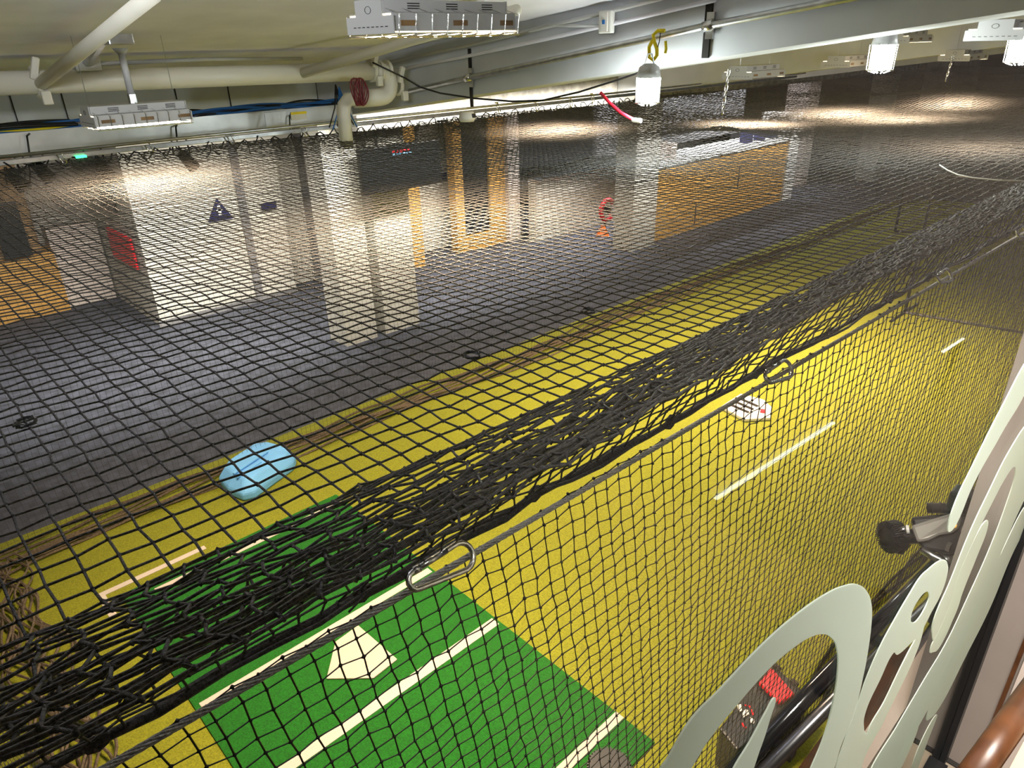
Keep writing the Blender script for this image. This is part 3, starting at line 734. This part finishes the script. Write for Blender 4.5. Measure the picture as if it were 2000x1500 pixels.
o = MB().box(atY(876, 285, 10.9), (.16, .12, .30)).build('wall_speaker', 'black'); tag(o, 'small black wall speaker above the wood door frame', 'speaker')
# dark opening between the cream walls
struct('wall_6', MB().bx((5.55, 9.0, 0), (5.7, 11.0, 3.2)), 'wallgrey')
# two white columns side by side
struct('wall_7', MB().bx((4.32, 7.92, 0), (4.80, 8.35, 3.25)), 'wall')
struct('wall_8', MB().bx((4.94, 7.92, 0), (5.52, 8.35, 3.25)), 'wall')
# black screen hung from the ceiling
tv = empty('hanging_screen', atY(780, 325, 7.6), 'large black screen hanging in front of the white columns', 'screen')
p = [atY(703, 290, 7.6), atY(860, 262, 7.6), atY(856, 362, 7.6), atY(703, 388, 7.6)]
cz = sum(p, Vector()) / 4; wd = (p[1] - p[0]).length; hd = abs(p[0].z - p[3].z) * .95
MB().box(cz, (wd, .07, hd)).build('screen_frame', 'black', tv, bevel=.01)
MB().box(cz + Vector((0, -.037, 0)), (wd - .04, .004, hd - .04)).build('screen_surface', 'screen', tv)
tx = MB(); 
for k in range(5): tx.box(cz + Vector((-wd * .10 + k * .055, -.042, hd * .36)), (.035, .003, .03))
tx.build('red_marks', 'red', tv)
tx = MB()
for k in range(6): tx.box(cz + Vector((-wd * .10 + k * .05, -.042, hd * .30)), (.032, .003, .016))
tx.build('pale_marks', 'foam', tv)
for sx in (-.3, .3): MB().tube([cz + Vector((sx, .05, hd / 2)), cz + Vector((sx, .05, hd / 2 + .5))], .02, 8).build('hanger', 'black', tv)
# oak door frames
prim('oak_post', MB().bx((7.05, 10.2, 0), (7.35, 10.6, 3.2)), 'oak', 'single orange oak post behind the right white column', 'post')
dr = struct('door_1', MB().bx((8.30, 10.4, 0), (8.50, 10.6, 3.1)).bx((9.15, 10.4, 0), (9.55, 10.6, 3.1)).bx((8.5, 10.4, 2.75), (9.15, 10.6, 3.1)).bx((8.5, 10.4, 0), (9.15, 10.6, .3)), 'oak')
MB().bx((8.5, 10.45, .3), (9.15, 10.5, 2.75)).build('door_glass', 'screen', dr)
struct('wall_9', MB().bx((9.55, 10.3, 0), (9.85, 10.7, 3.25)), 'pale')
struct('wall_10', MB().bx((9.9, 9.9, .0), (13.6, 10.1, 1.15)), 'wall')
struct('wall_11', MB().bx((9.9, 11.4, 1.15), (24, 11.6, 3.25)), 'darkwall')
prim('handrail', MB().bx((9.9, 9.85, 1.15), (13.6, 10.12, 1.22)), 'steel', 'grey rail topping the cream half wall', 'rail')
for k, y_ in enumerate((10.9, 11.1)): pass
# hose reel / bell and cone by column
bell = empty('hose_reel', atY(1186, 410, 9.3), 'red hose reel by the half wall beside the white pillar', 'hose reel')
c_ = atY(1186, 410, 9.3)
MB().tube([c_ + Vector((.20 * math.cos(t), 0, .20 * math.sin(t))) for t in np.linspace(.7, 5.4, 14)], .05, 8).build('hose', 'red', bell, smooth=True)
MB().tube([c_ + Vector((0, .06, 0)), c_ + Vector((0, -.06, 0))], .06, 10).build('hub', 'black', bell)
MB().tube([c_ + Vector((0, .05, -.2)), Vector((c_.x, 9.35, 0))], .025, 8).build('stand_post', 'black', bell)
o = MB().tube([Vector((atZ(1177, 455, .05).x, atZ(1177, 455, .05).y, 0)), Vector((atZ(1177, 455, .05).x, atZ(1177, 455, .05).y, .22))], [.14, .03], 12).build('floor_cone', 'orange'); tag(o, 'small orange cone on the floor left of the white pillar', 'cone')
struct('wall_12', MB().bx((10.6, 8.05, 0), (11.32, 8.5, 3.25)), 'wall')
# counter
ct = empty('service_counter', (14, 8.4, 0), 'long orange oak service counter with white top behind the cage', 'counter')
MB().bx((11.33, 8.2, 0), (16.6, 8.9, 1.42)).build('counter_front', 'oak', ct)
MB().bx((11.33, 8.12, 1.42), (16.9, 9.0, 1.50)).build('counter_top', 'white', ct)
MB().bx((16.6, 8.15, 0), (17.05, 8.95, 2.0)).build('end_post', 'white', ct)
MB().bx((12.9, 8.19, .1), (12.93, 8.205, .5)).build('panel_joint', 'grout', ct); MB().bx((14.5, 8.19, .6), (14.53, 8.205, 1.1)).build('panel_joint', 'grout', ct)
MB().bx((11.33, 9.6, 1.5), (16.9, 9.7, 2.5)).build('back_panel', 'wallgrey', ct)
for k, (x_, w_, h_) in enumerate(((11.8, .16, .35), (12.1, .2, .28), (15.0, .22, .3), (15.6, .18, .38), (16.1, .25, .25))):
    lb = ('slim pale carton at the left end of the counter top', 'small pale carton second from the left on the counter', 'dark till screen in the middle of the counter top', 'tall dark carton near the right end of the counter', 'low dark box at the right end of the counter')[k]
    prim('counter_box', MB().bx((x_, 8.35, 1.5), (x_ + w_, 8.55, 1.5 + h_)), 'pale' if k < 2 else 'navy', lb, 'box', 'boxes on the service counter')
# far right
struct('wall_13', MB().bx((18.6, 8.8, 0), (19.2, 9.4, 3.25)), 'pale')
struct('wall_14', MB().bx((20.6, 7.6, 0), (21.1, 8.1, 3.25)), 'wall')
struct('wall_15', MB().bx((21.6, 6.6, 0), (24, 7.2, 3.25)), 'wallgrey')
struct('wall_16', MB().bx((19.3, 11.0, 0), (24, 11.3, 1.9)), 'wallgrey')
# standing black pitching screen in the lane
pf = empty('pitching_screen', (10.6, 2.5, 0), 'black steel framed pitching screen standing on the turf at right', 'screen frame')
def fr(pts, r=.022): return MB().tube(pts, r, 6)
A_, B_ = Vector((10.5, 3.1, .03)), Vector((10.8, 1.35, .03)); up = Vector((0, 0, 1.9))
fr([A_, A_ + up, B_ + up, B_, A_], .024).build('frame_tube', 'black', pf)
fr([A_ + Vector((-.5, 0, 0)), A_ + Vector((.5, 0, 0))]).build('foot', 'black', pf); fr([B_ + Vector((-.5, 0, 0)), B_ + Vector((.5, 0, 0))]).build('foot', 'black', pf)
G = np.zeros((36, 38, 3))
for i in range(36):
    for j in range(38):
        v = A_ + (B_ - A_) * (i / 35) + up * (j / 37); G[i, j] = v
grid_net('screen_mesh', G, 0.0016, 'rope_thin', 3, 0.0, pf)
# second frame further down the lane
pf = empty('pitching_screen', (14.6, 4.2, 0), 'black pitching screen farther down the lane where the turf ends', 'screen frame')
A_, B_ = Vector((15.2, 5.0, .03)), Vector((15.9, 3.4, .03)); up = Vector((0, 0, 1.7))
fr([A_, A_ + up, B_ + up, B_, A_], .03).build('frame_tube', 'black', pf)
G = np.zeros((30, 30, 3))
for i in range(30):
    for j in range(30): G[i, j] = A_ + (B_ - A_) * (i / 29) + up * (j / 29)
grid_net('screen_mesh', G, 0.003, 'rope_thin', 3, 0.0, pf)

# ---- things on the turf
bm_ = empty('pitching_block', (2.0, 5.75, .018), 'light blue foam block with sloping sides lying on the olive turf', 'foam block')
outer = [(430, 948), (448, 968), (476, 980), (500, 974), (576, 918), (580, 905), (560, 893), (530, 885), (500, 890), (440, 930)]
ob = [atZ(x_, y_, .02) for x_, y_ in outer]; cz = sum(ob, Vector()) / len(ob)
mb = MB(); n = len(ob)
mid = [Vector((cz.x + (p.x - cz.x) * 1.0, cz.y + (p.y - cz.y) * 1.0, .10)) for p in ob]
topp = [Vector((cz.x + (p.x - cz.x) * .78 + .02, cz.y + (p.y - cz.y) * .78 + .02, .19)) for p in ob]
mb.add(ob + mid + topp, [tuple(range(n))] + [tuple(range(2 * n, 3 * n))] + [(i, (i + 1) % n, n + (i + 1) % n, n + i) for i in range(n)] + [(n + i, n + (i + 1) % n, 2 * n + (i + 1) % n, 2 * n + i) for i in range(n)])
mb.build('foam_body', 'foam', bm_, bevel=.02)
MB().box(cz + Vector((-.06, -.04, .185)), (.42, .03, .02), rz=.35).build('moulded_rib', 'foam', bm_, bevel=.008)
MB().box(cz + Vector((-.12, -.13, .175)), (.30, .025, .02), rz=.35).build('moulded_rib', 'foam', bm_, bevel=.008)
# white battery tray with dark slots
wt = empty('slotted_tray', (6.4, 3.2, .018), 'white slotted tray with a pointed end lying on the olive turf', 'tray')
q4 = [atZ(x_, y_, .06) for x_, y_ in ((1408, 793), (1447, 768), (1492, 780), (1508, 795), (1506, 815), (1455, 818))]
mb = MB(); n = len(q4)
mb.add([Vector((p.x, p.y, .02)) for p in q4] + q4, [tuple(range(n)), tuple(range(n, 2 * n))] + [(i, (i + 1) % n, n + (i + 1) % n, n + i) for i in range(n)])
mb.build('tray_body', 'white', wt, bevel=.01)
for k in range(3):
    a_, b_ = atZ(1425 + 9 * k, 790 - 6 * k, .062), atZ(1462 + 9 * k, 806 - 6 * k, .062)
    MB().tube([a_, b_], .018, 4).build('slot', 'grout', wt)
MB().box(atZ(1490, 803, .068), (.06, .05, .02), rz=.4).build('red_button', 'red', wt)

# black scorer console with a red lid
kc = empty('control_case', (3.0, 1.05, .018), 'black equipment case with a red lid beside the near net', 'equipment case')
g = lambda x_, y_, z_: atZ(x_, y_, z_)
def slab(px, z0, z1):
    q_ = [g(x_, y_, z1) for x_, y_ in px]; n_ = len(q_); m2 = MB()
    m2.add([Vector((p.x, p.y, z0)) for p in q_] + q_, [tuple(range(n_)), tuple(range(n_, 2 * n_))] + [(i, (i + 1) % n_, n_ + (i + 1) % n_, n_ + i) for i in range(n_)]); return m2
slab([(1405, 1422), (1490, 1310), (1512, 1298), (1572, 1352), (1540, 1400), (1440, 1465)], .02, .30).build('case_body', 'black', kc, bevel=.01)
lid = slab([(1481, 1330), (1507, 1302), (1554, 1355), (1524, 1372)], .30, .335).build('red_lid', 'red', kc, bevel=.012)
lg = MB()
for pts in (((1440, 1378), (1447, 1376), (1449, 1388), (1443, 1392)), ((1449, 1391), (1456, 1387), (1461, 1396), (1452, 1402)), ((1456, 1386), (1461, 1388), (1463, 1396), (1458, 1394)), ((1464, 1400), (1474, 1408), (1472, 1414), (1466, 1412))):
    q_ = [g(x_, y_, .303) for x_, y_ in pts]; lg.add(q_ + [p + Vector((0, 0, .004)) for p in q_], [(0, 1, 2, 3), (4, 5, 6, 7), (0, 1, 5, 4), (1, 2, 6, 5), (2, 3, 7, 6), (3, 0, 4, 7)])
lg.build('white_emblem', 'white', kc)
MB().tube([g(x_, y_, .305) for x_, y_ in ((1454, 1377), (1464, 1379), (1472, 1397))], .005, 4).tube([g(x_, y_, .305) for x_, y_ in ((1449, 1411), (1453, 1419), (1458, 1421))], .005, 4).build('red_outline', 'red', kc)
for k in range(2): MB().tube([g(1512 + k * 34, 1300 + k * 30, .30), g(1522 + k * 34, 1309 + k * 30, .30)], .02, 8).build('latch', 'grout', kc)
# round ribbed cap at bottom edge
c_ = atZ(1190, 1500, .9)
rb_ = empty('ribbed_cap', c_, 'black ribbed round cap rising into the bottom edge', 'cap')
MB().tube([c_ + Vector((0, 0, -.04)), c_ + Vector((0, 0, .01))], .085, 24).build('cap_body', 'black', rb_)
mb = MB()
for k in range(40):
    a_ = k * PI / 20; mb.box(c_ + Vector((.088 * math.cos(a_), .088 * math.sin(a_), -.015)), (.010, .006, .045), rz=a_)
mb.build('cap_ribs', 'black', rb_)
MB().tube([c_ + Vector((0, 0, -.04)), Vector((c_.x, c_.y, .03))], .03, 10).build('cap_post', 'black', rb_)

# ================================================================== LANDING, GLASS AND RAILS
zf = 2.0      # landing floor
GY = 0.143
# rails beyond the glass
ra, rb = atZ(1395, 1547, zf), atZ(1960, 962, zf)
ra2, rb2 = atZ(1448, 1547, zf), atZ(1990, 1000, zf)
grail = o = MB().tube([ra, rb], .022, 16).build('guard_rail', 'black', None, smooth=True); tag(o, 'glossy black guard rail outside the glass, nearer the cage', 'rail')
o.data.materials[0] = mat('gloss_black', (0.01, 0.011, 0.014), 0.12)
o = MB().tube([ra2 + Vector((0, 0, -.01)), rb2 + Vector((0, 0, -.01))], .018, 16).build('guard_rail', 'steel', None, smooth=True); tag(o, 'grey steel guard rail outside the glass, nearer the lettering', 'rail')
o.data.materials[0] = mat('brushed_grey', (0.16, 0.16, 0.17), 0.25, 0.9)
for t_ in (.12, .42, .8):
    p = ra.lerp(rb, t_); q = ra2.lerp(rb2, t_)
    MB().box((p + q) / 2 + Vector((0, 0, -.02)), (.03, (p - q).length + .03, .02)).build('rail_bracket', 'black', grail)
# landing floor, curb and wall
struct('floor_landing', MB().bx((-2, -2.5, zf - .15), (1.54, 0.30, zf)), 'tile')
gr = MB()
for x_ in np.arange(-1.8, 1.54, .46): gr.bx((x_ - .003, -2.5, zf), (x_ + .003, .24, zf + .001))
for y_ in (-.05, -.51, -.97): gr.bx((-2, y_ - .003, zf), (1.54, y_ + .003, zf + .001))
gr.bx((1.526, -2.5, zf), (1.54, .30, zf + .004))
struct('trim_10', gr, 'grout')
struct('trim_11', MB().bx((-2, .255, zf), (1.9, .30, zf + .02)), 'pale')
o = MB().bx((-2, .30, zf - .14), (1.9, .385, zf - .05)).build('timber_ledge', 'brownwood'); tag(o, 'brown timber ledge between the guard rails and the landing edge', 'ledge')
struct('wall_17', MB().bx((1.54, -2.5, zf - .15), (1.70, .245, 4.4)), 'taupe')
struct('trim_12', MB().bx((1.528, .072, zf), (1.54, .080, 4.4)), 'brownwood')
struct('wall_18', MB().bx((1.522, -2.5, zf), (1.539, .066, 4.4)), 'pale')
lh = empty('ledge_counter', (0.4, -.2, 2.7), 'cream ledge with a brown wooden edge at the lower right corner', 'ledge')
e0, e1 = atZ(1898, 1520, H - .9), atZ(2010, 1362, H - .9)
MB().tube([e0, e1 + (e1 - e0) * .3], .019, 12).build('wooden_edge', 'brownwood', lh, smooth=True)
MB().add([e0 + Vector((-.4, -.015, 0)), e1 + (e1 - e0) * .3 + Vector((0, -.015, 0)), e1 + (e1 - e0) * .3 + Vector((0, -.6, 0)), e0 + Vector((-.4, -.6, 0)),
          e0 + Vector((-.4, -.015, -.04)), e1 + (e1 - e0) * .3 + Vector((0, -.015, -.04)), e1 + (e1 - e0) * .3 + Vector((0, -.6, -.04)), e0 + Vector((-.4, -.6, -.04))],
         [(0, 1, 2, 3), (4, 5, 6, 7), (0, 1, 5, 4), (1, 2, 6, 5), (2, 3, 7, 6), (3, 0, 4, 7)]).build('ledge_top', 'cream', lh)
# the glass wall with frosted lettering
win = struct('window_1', MB().bx((-1.6, GY, zf + .0), (1.50, GY + .0015, 4.45)), 'glass')
fm = struct('window_frame', MB().bx((1.50, GY - .012, zf), (1.54, GY + .016, 4.45)), 'black', win)
MB().bx((-1.6, GY - .02, zf), (1.50, GY + .02, zf + .02)).build('window_sill', 'black', win)
def k8(pts): return [(1300 + x_ / 2.5, 900 + y_ / 2.5) for x_, y_ in pts]
strokes = [
    [[(1285, 1500), (1300, 1476), (1340, 1408), (1400, 1344), (1480, 1260), (1548, 1200), (1612, 1156), (1645, 1142), (1668, 1139), (1688, 1152), (1698, 1180), (1698, 1215), (1692, 1265), (1684, 1310), (1664, 1390), (1640, 1452), (1615, 1520), (1570, 1530), (1604, 1440), (1622, 1375), (1632, 1310), (1630, 1262), (1618, 1242), (1600, 1236), (1575, 1243), (1545, 1262), (1500, 1300), (1432, 1376), (1380, 1440), (1325, 1520)]],
    [[(1508, 1360), (1490, 1390), (1466, 1435), (1420, 1520), (1455, 1520), (1480, 1460), (1498, 1405)]],
    [k8([(1366, 495), (1350, 480), (1320, 490), (1275, 525), (1230, 570), (1180, 650), (1110, 770), (1040, 900), (975, 1050), (930, 1180), (880, 1320), (815, 1540), (930, 1540), (970, 1430), (1015, 1340), (975, 1325), (960, 1300), (975, 1200), (1040, 1060), (1095, 945), (1125, 942), (1190, 885), (1240, 830), (1290, 735), (1335, 650), (1365, 560)]),
     k8([(1278, 645), (1255, 640), (1225, 675), (1200, 720), (1188, 765), (1195, 784), (1222, 772), (1258, 715), (1277, 670)])],
    [k8([(1243, 800), (1215, 860), (1175, 935), (1120, 1045), (1060, 1170), (985, 1305), (1000, 1350), (1030, 1320), (1090, 1200), (1150, 1080), (1205, 960), (1238, 870)])],
    [[(2010, 695), (2010, 738), (1950, 850), (1895, 950), (1868, 1015), (1857, 1033), (1848, 1028), (1860, 985), (1900, 900), (1950, 800)]],
    [[(2010, 822), (1965, 885), (1930, 955), (1890, 1040), (1850, 1140), (1822, 1205), (1818, 1238), (1826, 1252), (1840, 1240), (1860, 1205), (1874, 1165), (1872, 1120), (1895, 1062), (1930, 990), (1962, 930), (1977, 911), (1980, 925), (1962, 985), (1928, 1075), (1890, 1160), (1850, 1245), (1800, 1330), (1750, 1415), (1690, 1520), (1735, 1520), (1790, 1420), (1850, 1310), (1900, 1210), (1940, 1110), (1975, 1025), (2010, 945)]],
    [[(1998, 990), (1950, 1085), (1905, 1180), (1862, 1265), (1830, 1335), (1808, 1396), (1812, 1404), (1840, 1368), (1882, 1285), (1932, 1185), (1972, 1088), (2004, 1020)]],
    [[(1793, 1392), (1770, 1440), (1740, 1510), (1750, 1510), (1780, 1450), (1795, 1400)]],
    [[(1828, 1395), (1800, 1440), (1776, 1510), (1784, 1510), (1812, 1440)]],
    [k8([(1545, 300), (1480, 420), (1420, 560), (1385, 680), (1330, 820), (1290, 900), (1300, 930), (1340, 890), (1400, 760), (1450, 620), (1510, 470), (1560, 340)])],
]
for k, rings in enumerate(strokes):
    cu = bpy.data.curves.new('frosted_letter', 'CURVE'); cu.dimensions = '2D'; cu.fill_mode = 'BOTH'; cu.extrude = 0.0006
    for ring in rings:
        q_ = [atY(x_, y_, GY) for x_, y_ in ring]
        s_ = cu.splines.new('BEZIER'); s_.bezier_points.add(len(q_) - 1); s_.use_cyclic_u = True
        for bp_, p in zip(s_.bezier_points, q_): bp_.co = (p.x, p.z - 3.0, 0); bp_.handle_left_type = bp_.handle_right_type = 'AUTO'
    cu.materials.append(M['frost'])
    o = bpy.data.objects.new('frosted_letter', cu); C.objects.link(o); o.rotation_euler = (PI / 2, 0, 0); o.location = (0, GY - .0015 - .00002 * k, 3.0); o.parent = win

# projector camera rig standing outside the glass
c_ = atZ(1800, 1040, H - 1.3)
rig = empty('projector_rig', c_, 'black and silver camera projector with a finned disc outside the glass', 'projector')
D0 = (Vector((0, 0, H)) - c_); dist = D0.length
def pp(x_, y_, d=0.0): return atD(x_, y_, dist + d)
c0 = pp(1743, 1048, .0); ax = (pp(1790, 1040, .06) - c0).normalized()
u = ax.cross(Vector((0, 0, 1))).normalized(); v = ax.cross(u)
MB().tube([c0 - ax * .016, c0 + ax * .018], [.036, .036], 28).build('disc_core', 'black', rig, smooth=True)
mb = MB()
for k in range(44):
    a_ = 2 * PI * k / 44; dd = u * math.cos(a_) + v * math.sin(a_); tt = ax.cross(dd)
    q8 = [c0 + dd * rr + ax * zz + tt * w_ for w_ in (-.0013, .0013) for rr, zz in ((.030, -.024), (.047, -.018), (.047, .020), (.030, .024))]
    mb.add(q8, [(0, 1, 2, 3), (4, 5, 6, 7), (0, 1, 5, 4), (1, 2, 6, 5), (2, 3, 7, 6), (3, 0, 4, 7)])
mb.build('cooling_fins', 'black', rig)
MB().tube([pp(1750, 1070, .0), pp(1766, 1072, .0)], .017, 16).build('focus_knob', 'black', rig, smooth=True)
MB().tube([pp(1742, 1048), pp(1790, 1047)], .022, 16).build('black_barrel', 'black', rig, smooth=True)
MB().tube([pp(1748, 1034, -.02), pp(1776, 1034, -.02)], .010, 12).build('chrome_pin', 'chrome', rig, smooth=True)
MB().tube([pp(1770, 1034, -.022), pp(1776, 1034, -.022)], .0125, 12).build('white_ring', 'white', rig)
hs = [(1779, 1027), (1866, 1000), (1878, 1008), (1876, 1030), (1862, 1042), (1835, 1046), (1815, 1056), (1791, 1060)]
mb = MB(); n = len(hs); f0 = [pp(*p, -.03) for p in hs]; f1 = [pp(*p, .05) for p in hs]
mb.add(f0 + f1, [tuple(range(n)), tuple(range(n, 2 * n))] + [(i, (i + 1) % n, n + (i + 1) % n, n + i) for i in range(n)]); mb.build('silver_housing', 'silver', rig, bevel=.008)
hs = [(1778, 1010), (1850, 1003), (1880, 1000), (1900, 1010), (1896, 1050), (1870, 1085), (1835, 1080), (1800, 1072), (1785, 1050)]
mb = MB(); n = len(hs); f0 = [pp(*p, .0) for p in hs]; f1 = [pp(*p, .09) for p in hs]
mb.add(f0 + f1, [tuple(range(n)), tuple(range(n, 2 * n))] + [(i, (i + 1) % n, n + (i + 1) % n, n + i) for i in range(n)]); mb.build('lower_housing', 'black', rig, bevel=.01)
MB().tube([pp(1810, 992, .03), pp(1858, 993, .03)], .0155, 16).tube([pp(1818, 992, .03), pp(1822, 992, .03)], .0175, 16).tube([pp(1834, 992, .03), pp(1840, 992, .03)], .0175, 16).build('lens_barrel', 'black', rig, smooth=True)
MB().box(pp(1878, 980, .03), (.065, .06, .075)).build('camera_body', 'black', rig, bevel=.008)
MB().box(pp(1905, 985, .02), (.03, .05, .05)).build('circuit_box', 'black', rig, bevel=.004)
for x_, y_ in ((1899, 977), (1906, 985), (1910, 978)): MB().box(pp(x_, y_, -.02), (.004, .004, .004)).build('indicator', 'led', rig)
MB().box(pp(1865, 1027, -.035), (.007, .007, .007)).build('indicator', 'amber', rig)
MB().tube([pp(1800, 1072), pp(1820, 1085), pp(1835, 1092), pp(1850, 1105)], .012, 8).tube([pp(1845, 1080, .03), pp(1850, 1110, .03)], .02, 8).build('pan_joint', 'steel', rig, smooth=True)
fb = pp(1855, 1110, .03)
MB().tube([pp(1848, 1085, .03), fb, Vector((fb.x, fb.y, zf + .02))], .016, 8).build('mount_arm', 'black', rig)
MB().box(pp(1853, 1068, -.01), (.02, .01, .02)).build('silver_badge', 'silver', rig)
MB().box(pp(1880, 1033, -.045), (.012, .006, .014)).build('silver_badge', 'silver', rig)

# glowing strip added so that the glass mirrors it as a bright streak
sl = empty('streak_strip', (1.2, -.5, 2.6), 'slim glowing strip added on the landing side, mirrored as a streak in the glass', 'strip light')
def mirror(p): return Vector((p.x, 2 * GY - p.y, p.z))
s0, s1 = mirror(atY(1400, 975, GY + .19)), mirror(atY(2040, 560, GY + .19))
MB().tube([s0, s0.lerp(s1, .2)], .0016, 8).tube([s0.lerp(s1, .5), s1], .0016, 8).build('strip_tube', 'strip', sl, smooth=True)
MB().tube([s0 + Vector((0, -.008, 0)), s1 + Vector((0, -.008, 0))], .006, 6).build('strip_housing', 'white', sl)
